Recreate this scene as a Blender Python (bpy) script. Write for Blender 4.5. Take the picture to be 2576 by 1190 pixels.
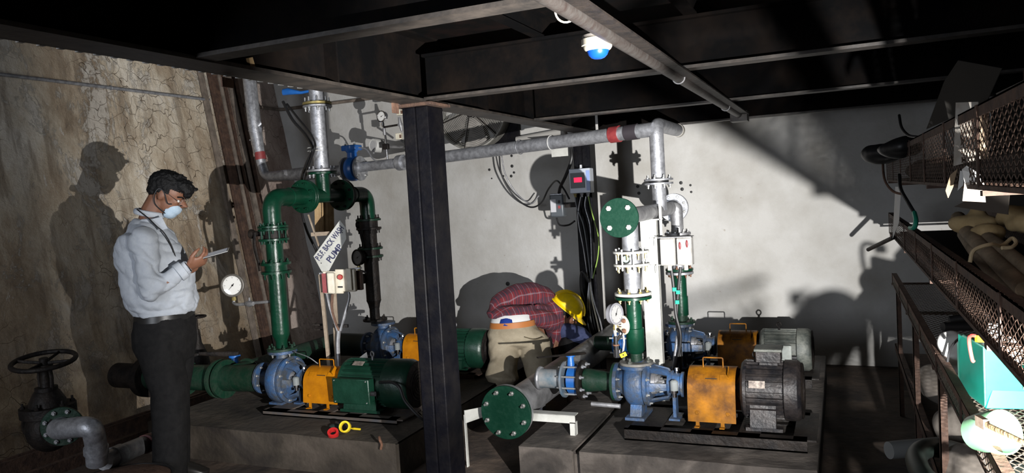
import bpy, bmesh, math, random
import numpy as np
from mathutils import Vector, Matrix, noise

for o in list(bpy.data.objects):
    bpy.data.objects.remove(o)
SC = bpy.context.scene
COL = SC.collection
V = Vector
PI = math.pi

# ------------------------------------------------------------ camera
CAM_H = 1.45
F_PX = 1908.0
CR = V((.9166, .3954, -.0593)).normalized()
CF = V((-.3985, .9157, -.0528))
CF = (CF - CF.dot(CR) * CR).normalized()
CD = CF.cross(CR).normalized()           # down
if CD.z > 0:
    CD = -CD
cam_d = bpy.data.cameras.new('camera')
cam = bpy.data.objects.new('camera', cam_d)
COL.objects.link(cam)
cam_d.sensor_width = 36.0
cam_d.lens = F_PX / 2576.0 * 36.0
cam_d.clip_start = .05
cam.matrix_world = Matrix((( CR.x, -CD.x, -CF.x, 0), (CR.y, -CD.y, -CF.y, 0), (CR.z, -CD.z, -CF.z, CAM_H), (0, 0, 0, 1)))
SC.camera = cam

# ------------------------------------------------------------ world, exposure, lights
world = bpy.data.worlds.new('world')
SC.world = world
world.use_nodes = True
world.node_tree.nodes['Background'].inputs[0].default_value = (.55, .62, .8, 1)
world.node_tree.nodes['Background'].inputs[1].default_value = .012
SC.view_settings.view_transform = 'Standard'
SC.view_settings.look = 'None'
SC.view_settings.gamma = 1.0
SC.view_settings.use_curve_mapping = False
SC.view_settings.exposure = 0.0
SC.cycles.max_bounces = 6
SC.cycles.diffuse_bounces = 4
SC.cycles.glossy_bounces = 3
SC.cycles.transparent_max_bounces = 12
SC.cycles.sample_clamp_indirect = 4.0

LAMP = V((.40, .93, .985))
def lamp(name, kind, loc, energy, color, **kw):
    d = bpy.data.lights.new(name, kind)
    d.energy = energy
    d.color = color
    for k, v in kw.items():
        setattr(d, k, v)
    o = bpy.data.objects.new(name, d)
    COL.objects.link(o)
    o.location = loc
    return o
# the work lamp that stands on the tray rack just outside the frame
work = lamp('work_lamp_light', 'SPOT', LAMP, 1350, (1.0, .98, .955), shadow_soft_size=.010, spot_size=math.radians(112), spot_blend=.8)
work.rotation_euler = (V((-4.9, 4.9, 1.55)) - LAMP).to_track_quat('-Z', 'Y').to_euler()
beam = lamp('work_lamp_beam', 'SPOT', LAMP + V((-.004, .008, 0)), 1150, (1.0, .98, .955), shadow_soft_size=.010, spot_size=math.radians(62), spot_blend=1.0)
beam.rotation_euler = (V((.05, 6.3, 1.0)) - LAMP).to_track_quat('-Z', 'Y').to_euler()
# cool fill area light added behind the camera, with no opening there
cool_fill = lamp('cool_fill_light', 'AREA', (-2.6, -1.9, 1.7), 105, (.86, .91, 1.0), shape='RECTANGLE', size=1.2, size_y=1.6)
cool_fill.rotation_euler = (V((-2.6, 4.5, 1.0)) - cool_fill.location).to_track_quat('-Z', 'Y').to_euler()

# ------------------------------------------------------------ pixel -> point
CAMP = V((0, 0, CAM_H))
def ray(px, py):
    return CF + CR * ((px - 1288) / F_PX) + CD * ((py - 595) / F_PX)
def at(px, py, d=None, X=None, Y=None, z=None):
    r = ray(px, py)
    if d is None:
        if Y is not None: d = Y / r.y
        elif X is not None: d = X / r.x
        else: d = (z - CAM_H) / r.z
    return CAMP + r * d
WX0, WK = -4.85, .167                       # left wall face: X = WX0 - WK*z (battered)
def on_left(px, py, off=0.0):
    r = ray(px, py)
    d = (WX0 + off - WK * CAM_H) / (r.x + WK * r.z)
    return CAMP + r * d
YW = 6.3

# ------------------------------------------------------------ materials
def nodes(m):
    m.use_nodes = True
    nt = m.node_tree
    return nt, nt.nodes, nt.links, nt.nodes['Principled BSDF']
MATS = {}
def mat(name, c, rough=.6, metal=0.0, c2=None, scale=8.0, amount=.5, bump=0.0, bscale=None, spec=None, dust=None, emit=None, estr=0.0, alpha=None):
    if name in MATS: return MATS[name]
    m = bpy.data.materials.new(name)
    nt, N, L, b = nodes(m)
    b.inputs['Roughness'].default_value = rough
    b.inputs['Metallic'].default_value = metal
    if spec is not None: b.inputs['Specular IOR Level'].default_value = spec
    tc = N.new('ShaderNodeTexCoord')
    if c2 is not None:
        nz = N.new('ShaderNodeTexNoise'); nz.inputs['Scale'].default_value = scale; nz.inputs['Detail'].default_value = 6; nz.inputs['Roughness'].default_value = .65
        L.new(tc.outputs['Object'], nz.inputs['Vector'])
        rp = N.new('ShaderNodeValToRGB')
        rp.color_ramp.elements[0].position = .5 - amount * .3
        rp.color_ramp.elements[1].position = .5 + (1 - amount) * .3
        rp.color_ramp.elements[0].color = (*c, 1); rp.color_ramp.elements[1].color = (*c2, 1)
        L.new(nz.outputs['Fac'], rp.inputs['Fac'])
        out = rp.outputs['Color']
        L.new(out, b.inputs['Base Color'])
    else:
        b.inputs['Base Color'].default_value = (*c, 1)
    if bump:
        n2 = N.new('ShaderNodeTexNoise'); n2.inputs['Scale'].default_value = bscale or scale * 4; n2.inputs['Detail'].default_value = 5
        L.new(tc.outputs['Object'], n2.inputs['Vector'])
        bp = N.new('ShaderNodeBump'); bp.inputs['Strength'].default_value = bump; bp.inputs['Distance'].default_value = .01
        L.new(n2.outputs['Fac'], bp.inputs['Height']); L.new(bp.outputs['Normal'], b.inputs['Normal'])
    if emit is not None:
        b.inputs['Emission Color'].default_value = (*emit, 1); b.inputs['Emission Strength'].default_value = estr
    if alpha is not None:
        b.inputs['Alpha'].default_value = alpha
    MATS[name] = m
    return m

green = mat('green_paint', (.002, .022, .011), .32, 0, (.003, .036, .018), 9, .5, .15, 40, spec=.3)
green_dusty = mat('green_paint_dusty', (.004, .026, .014), .5, 0, (.02, .035, .024), 14, .35, .3, 50, spec=.25)
green_disc = mat('green_blind_flange_paint', (.0015, .026, .014), .6, 0, (.008, .040, .024), 30, .1, .2, 60, spec=.15)
blue = mat('blue_paint_grimy', (.022, .075, .19), .5, 0, (.045, .05, .055), 12, .6, .4, 50)
blue_clean = mat('blue_paint', (.01, .09, .33), .35, 0, (.02, .12, .4), 10, .5, .1)
galv = mat('galvanised_steel', (.22, .225, .24), .45, .6, (.42, .43, .46), 28, .5, .12, 90)
galv_dull = mat('galvanised_steel_dull', (.2, .2, .21), .5, .6, (.38, .38, .39), 14, .5, .15, 60)
header_grey = mat('primed_grey_pipe', (.14, .14, .145), .42, .3, (.34, .34, .35), 7, .5, .2, 40)
chrome = mat('chrome', (.7, .7, .72), .14, 1.0)
steel_bolt = mat('zinc_bolt', (.36, .36, .35), .35, .7)
gold_bolt = mat('yellow_zinc', (.32, .26, .10), .4, .6)
rust_bolt = mat('rusty_bolt', (.10, .045, .025), .8, .2, (.2, .1, .06), 40, .5)
black_steel = mat('black_steel_paint', (.002, .002, .0035), .5, 0, (.008, .007, .007), 7, .2, .25, 30, spec=.1)
black_beam = mat('black_beam_paint', (.0012, .0012, .0014), .85, 0, (.006, .004, .003), 5, .25, .3, 20, spec=.06)
flange_edge = mat('pale_beam_flange', (.012, .0105, .0095), .55, .1, (.042, .034, .028), 12, .5, .2, 30)  # bottom flange tone, paler than the webs
deck_black = mat('soot_black_deck', (.002, .002, .002), .9, 0, (.010, .005, .004), 6, .2, spec=.05)
black_iron = mat('black_cast_iron', (.006, .005, .005), .6, .1, (.02, .015, .012), 14, .4, .5, 50, spec=.25)
black_rub = mat('black_rubber', (.012, .012, .013), .5)
yellow = mat('yellow_guard_paint', (.42, .155, .002), .5, 0, (.30, .105, .002), 11, .55, .12, 40, spec=.2)
yellow_blotched = mat('yellow_guard_paint_blotched', (.30, .115, .002), .55, 0, (.08, .03, .004), 9, .6, .15, 40, spec=.2)  # yellow broken up by brown blotches
motor_green = mat('motor_green_paint', (.003, .022, .012), .38, .1, (.006, .034, .02), 12, .5, .15)
motor_black = mat('motor_burnt_black', (.005, .005, .007), .5, .1, (.038, .030, .027), 11, .4, .4, 50)
motor_grey = mat('motor_dusty_grey', (.035, .042, .038), .6, .1, (.11, .115, .10), 16, .5, .3, 60)
white_paint = mat('white_painted_steel', (.46, .46, .43), .5, 0, (.36, .36, .33), 14, .4, .1)
cream = mat('cream_plastic', (.62, .58, .47), .45, 0, (.45, .41, .32), 20, .4)
red_plastic = mat('red_plastic', (.35, .03, .02), .4)
red_dark = mat('dark_red_paint', (.16, .02, .025), .45, 0, (.25, .04, .04), 20, .5)
wood = mat('raw_timber', (.30, .19, .09), .8, 0, (.42, .29, .15), 15, .5, .2)
rust = mat('rust_brown_steel', (.085, .045, .03), .8, .1, (.16, .09, .06), 18, .5, .4, 60)
rust_dark = mat('dark_rust_steel', (.04, .022, .016), .8, .1, (.10, .055, .035), 20, .4, .4, 60)
timber_old = mat('old_grey_board', (.10, .08, .065), .85, 0, (.19, .155, .125), 12, .5, .4, 40)
white_plastic = mat('white_plastic', (.5, .5, .48), .45)
dial_white = mat('dial_white', (.8, .8, .78), .5)
ink_black = mat('ink_black', (.012, .012, .012), .6)
ink_navy = mat('sign_navy', (.012, .014, .06), .6)
paper = mat('paper_white', (.72, .7, .66), .8)
cardboard = mat('cardboard_brown', (.22, .16, .10), .9, 0, (.28, .21, .14), 20, .5)
skin = mat('skin_brown', (.15, .065, .036), .55, 0, (.19, .085, .05), 12, .5)
hair = mat('black_hair', (.004, .004, .0045), .6, 0, None, bump=.5, bscale=200, spec=.25)
grey_box = mat('grey_enclosure', (.38, .41, .46), .4, .1)
dark_box = mat('dark_grey_enclosure', (.10, .11, .12), .5)
display_red = mat('lit_red_display', (.3, .0, .05), .4, emit=(1.0, .01, .06), estr=1.6)
def glass_mat():
    m = bpy.data.materials.new('clear_glass')
    nt, N, L, b = nodes(m)
    N.remove(b)
    t = N.new('ShaderNodeBsdfTransparent'); g = N.new('ShaderNodeBsdfGlossy'); g.inputs['Roughness'].default_value = .05
    x = N.new('ShaderNodeMixShader')
    x.inputs[0].default_value = .04; L.new(t.outputs[0], x.inputs[1]); L.new(g.outputs[0], x.inputs[2])
    L.new(x.outputs[0], N['Material Output'].inputs[0])
    return m
glass = glass_mat()

def wall_left_mat():
    m = bpy.data.materials.new('peeling_brown_plaster')
    nt, N, L, b = nodes(m)
    b.inputs['Roughness'].default_value = .9
    b.inputs['Specular IOR Level'].default_value = .15
    tc = N.new('ShaderNodeTexCoord')
    def nz(scale, det=8, rough=.6, stretch=None, dist=0, off=0):
        mp = N.new('ShaderNodeMapping'); L.new(tc.outputs['Object'], mp.inputs['Vector'])
        mp.inputs['Location'].default_value = (off, off, off)
        if stretch: mp.inputs['Scale'].default_value = stretch
        n = N.new('ShaderNodeTexNoise'); n.inputs['Scale'].default_value = scale; n.inputs['Detail'].default_value = det
        n.inputs['Roughness'].default_value = rough; n.inputs['Distortion'].default_value = dist
        L.new(mp.outputs[0], n.inputs['Vector']); return n.outputs['Fac']
    def ramp(fac, stops):
        r = N.new('ShaderNodeValToRGB'); cr = r.color_ramp
        while len(cr.elements) < len(stops): cr.elements.new(.5)
        for e, (p, c) in zip(cr.elements, stops): e.position = p; e.color = (*c, 1) if len(c) == 3 else c
        L.new(fac, r.inputs['Fac']); return r.outputs['Color']
    def mix(f, a, bb):
        x = N.new('ShaderNodeMix'); x.data_type = 'RGBA'
        if isinstance(f, float): x.inputs[0].default_value = f
        else: L.new(f, x.inputs[0])
        for s, v in ((6, a), (7, bb)):
            if isinstance(v, tuple): x.inputs[s].default_value = (*v, 1)
            else: L.new(v, x.inputs[s])
        return x.outputs[2]
    def mth(op, a, bb=None, clamp=False):
        x = N.new('ShaderNodeMath'); x.operation = op; x.use_clamp = clamp
        for i, v in enumerate((a, bb)):
            if v is None: continue
            if isinstance(v, (int, float)): x.inputs[i].default_value = v
            else: L.new(v, x.inputs[i])
        return x.outputs[0]
    base = ramp(nz(1.9, 14, .72, (1, 1, .55), .3), [(.30, (.27, .20, .135)), (.44, (.46, .37, .27)), (.54, (.61, .53, .415)), (.66, (.77, .71, .61))])
    # vertical brushed streaks near the top
    st = nz(9, 6, .6, (1, 1, .12), .3)
    base = mix(mth('MULTIPLY', ramp(st, [(.50, (0, 0, 0)), (.62, (1, 1, 1))]), .6), base, (.20, .15, .105))
    # flaked pale patches
    fl = nz(2.6, 14, .80, (1, 1, .6), .4, 7)
    sep = N.new('ShaderNodeSeparateXYZ'); L.new(tc.outputs['Object'], sep.inputs[0])
    flm = ramp(fl, [(.535, (0, 0, 0)), (.56, (1, 1, 1))])
    base = mix(mth('MULTIPLY', flm, .75), base, (.60, .56, .50))
    # scrape marks
    sc = nz(7, 9, .8, (1.0, 1.0, .35), 1.5, 3)
    base = mix(mth('MULTIPLY', ramp(sc, [(.60, (0, 0, 0)), (.63, (1, 1, 1))]), .8), base, (.68, .65, .60))
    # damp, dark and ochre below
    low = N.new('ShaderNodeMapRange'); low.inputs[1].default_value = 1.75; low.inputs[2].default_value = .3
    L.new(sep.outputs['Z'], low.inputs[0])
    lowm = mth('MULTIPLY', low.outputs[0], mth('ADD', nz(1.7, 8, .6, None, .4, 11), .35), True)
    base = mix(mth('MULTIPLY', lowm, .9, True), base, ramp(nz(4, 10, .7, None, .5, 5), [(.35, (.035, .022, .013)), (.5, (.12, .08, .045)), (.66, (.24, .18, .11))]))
    # pinkish render beyond the boards
    far = N.new('ShaderNodeMapRange'); far.inputs[1].default_value = 5.35; far.inputs[2].default_value = 5.5
    L.new(sep.outputs['Y'], far.inputs[0])
    base = mix(far.outputs[0], base, ramp(nz(2.2, 9, .65, (1, 1, .5), .6, 2), [(.33, (.30, .22, .185)), (.55, (.50, .41, .36)), (.7, (.62, .54, .48))]))
    # crack network
    mp = N.new('ShaderNodeMapping'); L.new(tc.outputs['Object'], mp.inputs['Vector'])
    wob = N.new('ShaderNodeTexNoise'); wob.inputs['Scale'].default_value = 5; L.new(tc.outputs['Object'], wob.inputs['Vector'])
    va = N.new('ShaderNodeVectorMath'); va.operation = 'MULTIPLY_ADD'; va.inputs[1].default_value = (.25, .25, .25)
    L.new(wob.outputs['Color'], va.inputs[0]); L.new(mp.outputs[0], va.inputs[2])
    vo = N.new('ShaderNodeTexVoronoi'); vo.feature = 'DISTANCE_TO_EDGE'; vo.inputs['Scale'].default_value = 6.5
    L.new(va.outputs[0], vo.inputs['Vector'])
    ck = ramp(vo.outputs['Distance'], [(.0, (1, 1, 1)), (.013, (0, 0, 0))])
    cm = mth('MULTIPLY', ck, ramp(nz(.9, 4, .5, None, 0, 20), [(.50, (0, 0, 0)), (.60, (1, 1, 1))]))
    base = mix(mth('MULTIPLY', cm, .75), base, (.15, .10, .06))
    L.new(base, b.inputs['Base Color'])
    h = mth('ADD', mth('MULTIPLY', nz(14, 12, .75), 1.0), mth('MULTIPLY', flm, .25))
    h = mth('SUBTRACT', h, mth('MULTIPLY', cm, .7))
    bp = N.new('ShaderNodeBump'); bp.inputs['Strength'].default_value = .8; bp.inputs['Distance'].default_value = .03
    L.new(h, bp.inputs['Height']); L.new(bp.outputs['Normal'], b.inputs['Normal'])
    return m
def wall_back_mat():
    m = bpy.data.materials.new('whitewashed_plaster')
    nt, N, L, b = nodes(m)
    b.inputs['Roughness'].default_value = .85
    b.inputs['Specular IOR Level'].default_value = .2
    tc = N.new('ShaderNodeTexCoord')
    n1 = N.new('ShaderNodeTexNoise'); n1.inputs['Scale'].default_value = 1.6; n1.inputs['Detail'].default_value = 10; n1.inputs['Roughness'].default_value = .6
    L.new(tc.outputs['Object'], n1.inputs['Vector'])
    r = N.new('ShaderNodeValToRGB')
    r.color_ramp.elements[0].position = .28; r.color_ramp.elements[0].color = (.33, .315, .285, 1)
    r.color_ramp.elements[1].position = .6; r.color_ramp.elements[1].color = (.48, .475, .46, 1)
    L.new(n1.outputs['Fac'], r.inputs['Fac'])
    n2 = N.new('ShaderNodeTexNoise'); n2.inputs['Scale'].default_value = 22; n2.inputs['Detail'].default_value = 8; n2.inputs['Roughness'].default_value = .7
    L.new(tc.outputs['Object'], n2.inputs['Vector'])
    r2 = N.new('ShaderNodeValToRGB')
    r2.color_ramp.elements[0].position = .66; r2.color_ramp.elements[0].color = (0, 0, 0, 1)
    r2.color_ramp.elements[1].position = .74; r2.color_ramp.elements[1].color = (1, 1, 1, 1)
    L.new(n2.outputs['Fac'], r2.inputs['Fac'])
    x = N.new('ShaderNodeMix'); x.data_type = 'RGBA'
    L.new(r2.outputs['Color'], x.inputs[0]); L.new(r.outputs['Color'], x.inputs[6]); x.inputs[7].default_value = (.30, .26, .22, 1)
    L.new(x.outputs[2], b.inputs['Base Color'])
    n3 = N.new('ShaderNodeTexNoise'); n3.inputs['Scale'].default_value = 6; n3.inputs['Detail'].default_value = 12; n3.inputs['Roughness'].default_value = .62
    L.new(tc.outputs['Object'], n3.inputs['Vector'])
    bp = N.new('ShaderNodeBump'); bp.inputs['Strength'].default_value = .45; bp.inputs['Distance'].default_value = .03
    L.new(n3.outputs['Fac'], bp.inputs['Height']); L.new(bp.outputs['Normal'], b.inputs['Normal'])
    return m
def concrete_mat(name, c, cd, cl, sc=2.2):
    m = bpy.data.materials.new(name)
    nt, N, L, b = nodes(m)
    b.inputs['Roughness'].default_value = .85
    tc = N.new('ShaderNodeTexCoord')
    n1 = N.new('ShaderNodeTexNoise'); n1.inputs['Scale'].default_value = sc; n1.inputs['Detail'].default_value = 9; n1.inputs['Roughness'].default_value = .6; n1.inputs['Distortion'].default_value = .6
    L.new(tc.outputs['Object'], n1.inputs['Vector'])
    r = N.new('ShaderNodeValToRGB'); e = r.color_ramp
    e.elements.new(.5)
    for el, (p, cc) in zip(e.elements, ((.36, cd), (.5, c), (.66, cl))): el.position = p; el.color = (*cc, 1)
    L.new(n1.outputs['Fac'], r.inputs['Fac']); L.new(r.outputs['Color'], b.inputs['Base Color'])
    n3 = N.new('ShaderNodeTexNoise'); n3.inputs['Scale'].default_value = 18; n3.inputs['Detail'].default_value = 10
    L.new(tc.outputs['Object'], n3.inputs['Vector'])
    bp = N.new('ShaderNodeBump'); bp.inputs['Strength'].default_value = .5; bp.inputs['Distance'].default_value = .02
    L.new(n3.outputs['Fac'], bp.inputs['Height']); L.new(bp.outputs['Normal'], b.inputs['Normal'])
    return m
m_wall_left = wall_left_mat()
m_wall_back = wall_back_mat()
m_conc = concrete_mat('stained_concrete', (.035, .027, .019), (.012, .008, .006), (.070, .055, .042))
m_conc_dark = concrete_mat('oily_concrete', (.040, .033, .028), (.015, .012, .010), (.10, .085, .073), 3.5)
m_floor = concrete_mat('wet_dirty_floor', (.05, .035, .026), (.018, .012, .01), (.10, .07, .05), 3.0)
m_dark_wall = concrete_mat('dark_block_wall', (.10, .09, .08), (.05, .045, .04), (.15, .14, .12), 2.0)

# ------------------------------------------------------------ geometry builder
GS = [1.0]
class G:
    def __init__(s): s.v = []; s.f = []
    def add(s, vs, fs):
        n = len(s.v); s.v += [tuple(v) for v in vs]; s.f += [tuple(i + n for i in f) for f in fs]; return s
    def box(s, c, d, ax=None):
        ax = ax or (V((1, 0, 0)), V((0, 1, 0)), V((0, 0, 1))); c = V(c)
        vs = [c + ax[0] * (d[0] / 2 * i) + ax[1] * (d[1] / 2 * j) + ax[2] * (d[2] / 2 * k) for i in (-1, 1) for j in (-1, 1) for k in (-1, 1)]
        return s.add(vs, [(0, 1, 3, 2), (4, 6, 7, 5), (0, 4, 5, 1), (2, 3, 7, 6), (0, 2, 6, 4), (1, 5, 7, 3)])
    def mm(s, lo, hi):
        lo = V(lo); hi = V(hi); return s.box((lo + hi) / 2, hi - lo)
    def ring(s, c, a, b, ra, rb, n):
        return [c + a * (ra * math.cos(2 * PI * i / n)) + b * (rb * math.sin(2 * PI * i / n)) for i in range(n)]
    def tube(s, pts, r, n=14, cap=True, closed=False, flat=1.0, a0=None):
        pts = [V(p) for p in pts]; m = len(pts)
        rs = [q * GS[0] for q in r] if isinstance(r, (list, tuple)) else [r * GS[0]] * m
        def tan(i):
            if closed: return (pts[(i + 1) % m] - pts[i - 1]).normalized()
            return (pts[min(i + 1, m - 1)] - pts[max(i - 1, 0)]).normalized()
        t = tan(0)
        a = a0.copy() if a0 is not None else (V((0, 0, 1)) if abs(t.z) < .9 else V((1, 0, 0)))
        a = (a - a.dot(t) * t).normalized(); vs = []
        for i in range(m):
            t2 = tan(i)
            a = (a - a.dot(t2) * t2)
            a = a.normalized() if a.length > 1e-6 else t2.orthogonal().normalized()
            b = t2.cross(a)
            k = 1.0
            if not closed and 0 < i < m - 1:
                c = (pts[i] - pts[i - 1]).normalized().dot((pts[i + 1] - pts[i]).normalized())
                k = 1.0 / max(.5, math.sqrt(max(.01, (1 + c) / 2)))
            vs += s.ring(pts[i], a, b, rs[i] * k, rs[i] * flat * k, n)
        fs = []
        for i in range(m if closed else m - 1):
            j = (i + 1) % m
            for q in range(n):
                w = (q + 1) % n
                fs.append((i * n + q, i * n + w, j * n + w, j * n + q))
        if cap and not closed:
            fs.append(tuple(range(n - 1, -1, -1))); fs.append(tuple((m - 1) * n + q for q in range(n)))
        return s.add(vs, fs)
    def cyl(s, p0, p1, r, r1=None, n=24, cap=True):
        return s.tube([p0, p1], [r, r if r1 is None else r1], n, cap)
    def lathe(s, p, d, prof, n=28, cap=True):
        p = V(p); d = V(d).normalized(); a = V((0, 0, 1)) if abs(d.z) < .9 else V((1, 0, 0))
        a = (a - a.dot(d) * d).normalized(); b = d.cross(a); vs = []
        for t, r in prof: vs += s.ring(p + d * t, a, b, max(r, 1e-5), max(r, 1e-5), n)
        fs = []; m = len(prof)
        for i in range(m - 1):
            for q in range(n):
                w = (q + 1) % n; fs.append((i * n + q, i * n + w, (i + 1) * n + w, (i + 1) * n + q))
        if cap:
            fs.append(tuple(range(n - 1, -1, -1))); fs.append(tuple((m - 1) * n + q for q in range(n)))
        return s.add(vs, fs)
    def prism(s, poly, vec):
        poly = [V(p) for p in poly]; vec = V(vec); n = len(poly)
        fs = [tuple(range(n - 1, -1, -1)), tuple(range(n, 2 * n))] + [(i, (i + 1) % n, (i + 1) % n + n, i + n) for i in range(n)]
        return s.add(poly + [p + vec for p in poly], fs)
    def ell(s, c, r, ax=None, n=16, m=10):
        r = [q * GS[0] for q in r]
        ax = ax or (V((1, 0, 0)), V((0, 1, 0)), V((0, 0, 1))); c = V(c)
        vs = [c + ax[2] * r[2]]; 
        for j in range(1, m):
            ph = PI * j / m
            for i in range(n):
                th = 2 * PI * i / n
                vs.append(c + ax[0] * (r[0] * math.sin(ph) * math.cos(th)) + ax[1] * (r[1] * math.sin(ph) * math.sin(th)) + ax[2] * (r[2] * math.cos(ph)))
        vs.append(c - ax[2] * r[2]); fs = []
        for i in range(n): fs.append((0, 1 + i, 1 + (i + 1) % n))
        for j in range(m - 2):
            for i in range(n):
                a = 1 + j * n + i; b = 1 + j * n + (i + 1) % n; fs.append((a, a + n, b + n, b))
        k = 1 + (m - 2) * n
        for i in range(n): fs.append((k + i, len(vs) - 1, k + (i + 1) % n))
        return s.add(vs, fs)
    def torus(s, c, d, R, r, n=36, m=8, arc=None):
        c = V(c); d = V(d).normalized(); a = V((0, 0, 1)) if abs(d.z) < .9 else V((1, 0, 0))
        a = (a - a.dot(d) * d).normalized(); b = d.cross(a)
        if arc is None:
            return s.tube([c + a * (R * math.cos(2 * PI * i / n)) + b * (R * math.sin(2 * PI * i / n)) for i in range(n)], r, m, closed=True)
        return s.tube([c + a * (R * math.cos(arc[0] + (arc[1] - arc[0]) * i / n)) + b * (R * math.sin(arc[0] + (arc[1] - arc[0]) * i / n)) for i in range(n + 1)], r, m)
    def loft(s, secs, n=28, cap=True, power=2.0):
        """secs: (centre, axis_a, ra, axis_b, rb)"""
        vs = []
        for c, a, ra, b, rb in secs:
            ra *= GS[0]; rb *= GS[0]
            for i in range(n):
                th = 2 * PI * i / n; ca = math.cos(th); sb = math.sin(th)
                if power != 2.0:
                    ca = math.copysign(abs(ca) ** (2 / power), ca); sb = math.copysign(abs(sb) ** (2 / power), sb)
                vs.append(V(c) + V(a) * (ra * ca) + V(b) * (rb * sb))
        m = len(secs); fs = []
        for i in range(m - 1):
            for q in range(n):
                w = (q + 1) % n; fs.append((i * n + q, i * n + w, (i + 1) * n + w, (i + 1) * n + q))
        if cap:
            fs.append(tuple(range(n - 1, -1, -1))); fs.append(tuple((m - 1) * n + q for q in range(n)))
        return s.add(vs, fs)

def path(pts, rad, seg=8):
    """polyline with rounded corners"""
    pts = [V(p) for p in pts]
    rs = rad if isinstance(rad, (list, tuple)) else [rad] * len(pts)
    out = [pts[0]]
    for i in range(1, len(pts) - 1):
        p, a, b = pts[i], (pts[i - 1] - pts[i]), (pts[i + 1] - pts[i])
        la, lb = a.length, b.length; a.normalize(); b.normalize()
        ang = a.angle(b); r = rs[i]
        t = min(r / math.tan(ang / 2) if ang > .01 else 0, la * .48, lb * .48)
        p0, p1 = p + a * t, p + b * t
        for k in range(seg + 1):
            u = k / seg; out.append(p0 * (1 - u) ** 2 + p * (2 * u * (1 - u)) + p1 * u * u)
    out.append(pts[-1]); return out
def spline(pts, n=8):
    pts = [V(p) for p in pts]; q = [pts[0] * 2 - pts[1]] + pts + [pts[-1] * 2 - pts[-2]]; out = []
    for i in range(1, len(q) - 2):
        for k in range(n):
            t = k / n; a, b, c, d = q[i - 1], q[i], q[i + 1], q[i + 2]
            out.append(.5 * ((2 * b) + (c - a) * t + (2 * a - 5 * b + 4 * c - d) * t * t + (3 * b - a - 3 * c + d) * t ** 3))
    out.append(pts[-1]); return out

def mesh_of(name, g):
    me = bpy.data.meshes.new(name)
    me.from_pydata(g.v, [], g.f); me.validate()
    bm = bmesh.new(); bm.from_mesh(me); bmesh.ops.recalc_face_normals(bm, faces=bm.faces); bm.to_mesh(me); bm.free()
    return me
def link(name, me, m, parent=None, smooth=38, bevel=0.0):
    o = bpy.data.objects.new(name, me); COL.objects.link(o)
    if m is not None:
        me.materials.clear(); me.materials.append(m)
    if smooth:
        me.polygons.foreach_set('use_smooth', [True] * len(me.polygons)); me.set_sharp_from_angle(angle=math.radians(smooth))
    if parent is not None: attach(o, parent)
    if bevel:
        b = o.modifiers.new('edge', 'BEVEL'); b.width = bevel; b.segments = 2; b.limit_method = 'ANGLE'
    return o
def wmat(o):
    return wmat(o.parent) @ o.matrix_parent_inverse @ o.matrix_basis if o.parent else o.matrix_basis.copy()
def attach(o, parent):
    o.parent = parent
    o.matrix_parent_inverse = wmat(parent).inverted()
def obj(name, g, m, parent=None, smooth=38, bevel=0.0, label=None, kind=None):
    o = link(name, mesh_of(name, g), m, parent, smooth, bevel)
    if label: o['label'] = label
    if kind: o['kind'] = kind
    return o
def tag(o, label, cat, group=None):
    o['label'] = label; o['category'] = cat
    if group: o['group'] = group
    return o
def thing(name, label, cat, loc=(0, 0, 0), group=None):
    o = bpy.data.objects.new(name, None); COL.objects.link(o); o.location = loc; o.empty_display_size = .1
    return tag(o, label, cat, group)
def struct(name, g, m, parent=None, smooth=38, bevel=0.0, label=None):
    o = obj(name, g, m, parent, smooth, bevel)
    if parent is None: o['kind'] = 'structure'
    if label: o['label'] = label
    return o
def frame(d, up=V((0, 0, 1))):
    d = V(d).normalized(); a = up - up.dot(d) * d
    a = a.normalized() if a.length > 1e-4 else d.orthogonal().normalized()
    return d, a, d.cross(a)
_boltmesh = {}
def bolt(parent, p, d, r=.009, h=.008, m=None, stem=0.0, name='bolt'):
    """hex head on a face at p pointing along d, with a stub of thread"""
    key = (round(r, 4), round(h, 4), round(stem, 3), (m or steel_bolt).name)
    if key not in _boltmesh:
        g = G().lathe((0, 0, 0), (0, 0, 1), [(0, r), (h * .85, r), (h, r * .85)], 6)
        g.lathe((0, 0, 0), (0, 0, 1), [(h, r * .55), (h * 1.6 + stem, r * .5)], 8)
        me = mesh_of(name, g); me.materials.append(m or steel_bolt); _boltmesh[key] = me
    o = bpy.data.objects.new(name, _boltmesh[key]); COL.objects.link(o)
    o.matrix_basis = Matrix.Translation(V(p)) @ V((0, 0, 1)).rotation_difference(V(d)).to_matrix().to_4x4()
    attach(o, parent); return o
def flange(parent, c, d, r, t=.016, m=None, n=8, bm=None, br=.009, bc=.80, faces=(1, -1), ph=.5, label=None, bore=None, up=V((0, 0, 1)), stem=.008, name='flange'):
    d, a, b = frame(d, up); c = V(c)
    if bore:
        g = G().lathe(c, d, [(-t / 2, bore), (-t / 2, r * .985), (-t * .4, r), (t * .4, r), (t / 2, r * .985), (t / 2, bore)], 40, cap=False)
        g.lathe(c, d, [(t / 2, bore), (-t / 2, bore)], 40, cap=False)
    else:
        g = G().lathe(c, d, [(-t / 2, r * .985), (-t * .4, r), (t * .4, r), (t / 2, r * .985)], 40)
    o = obj(name, g, m, parent, 30, label=label)
    for i in range(n):
        th = 2 * PI * (i + ph) / n
        q = c + a * (r * bc * math.cos(th)) + b * (r * bc * math.sin(th))
        for f in faces: bolt(parent, q + d * (f * t / 2), d * f, br, br * .9, bm, stem if f == faces[0] else stem * 1.6)
    return o
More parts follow.
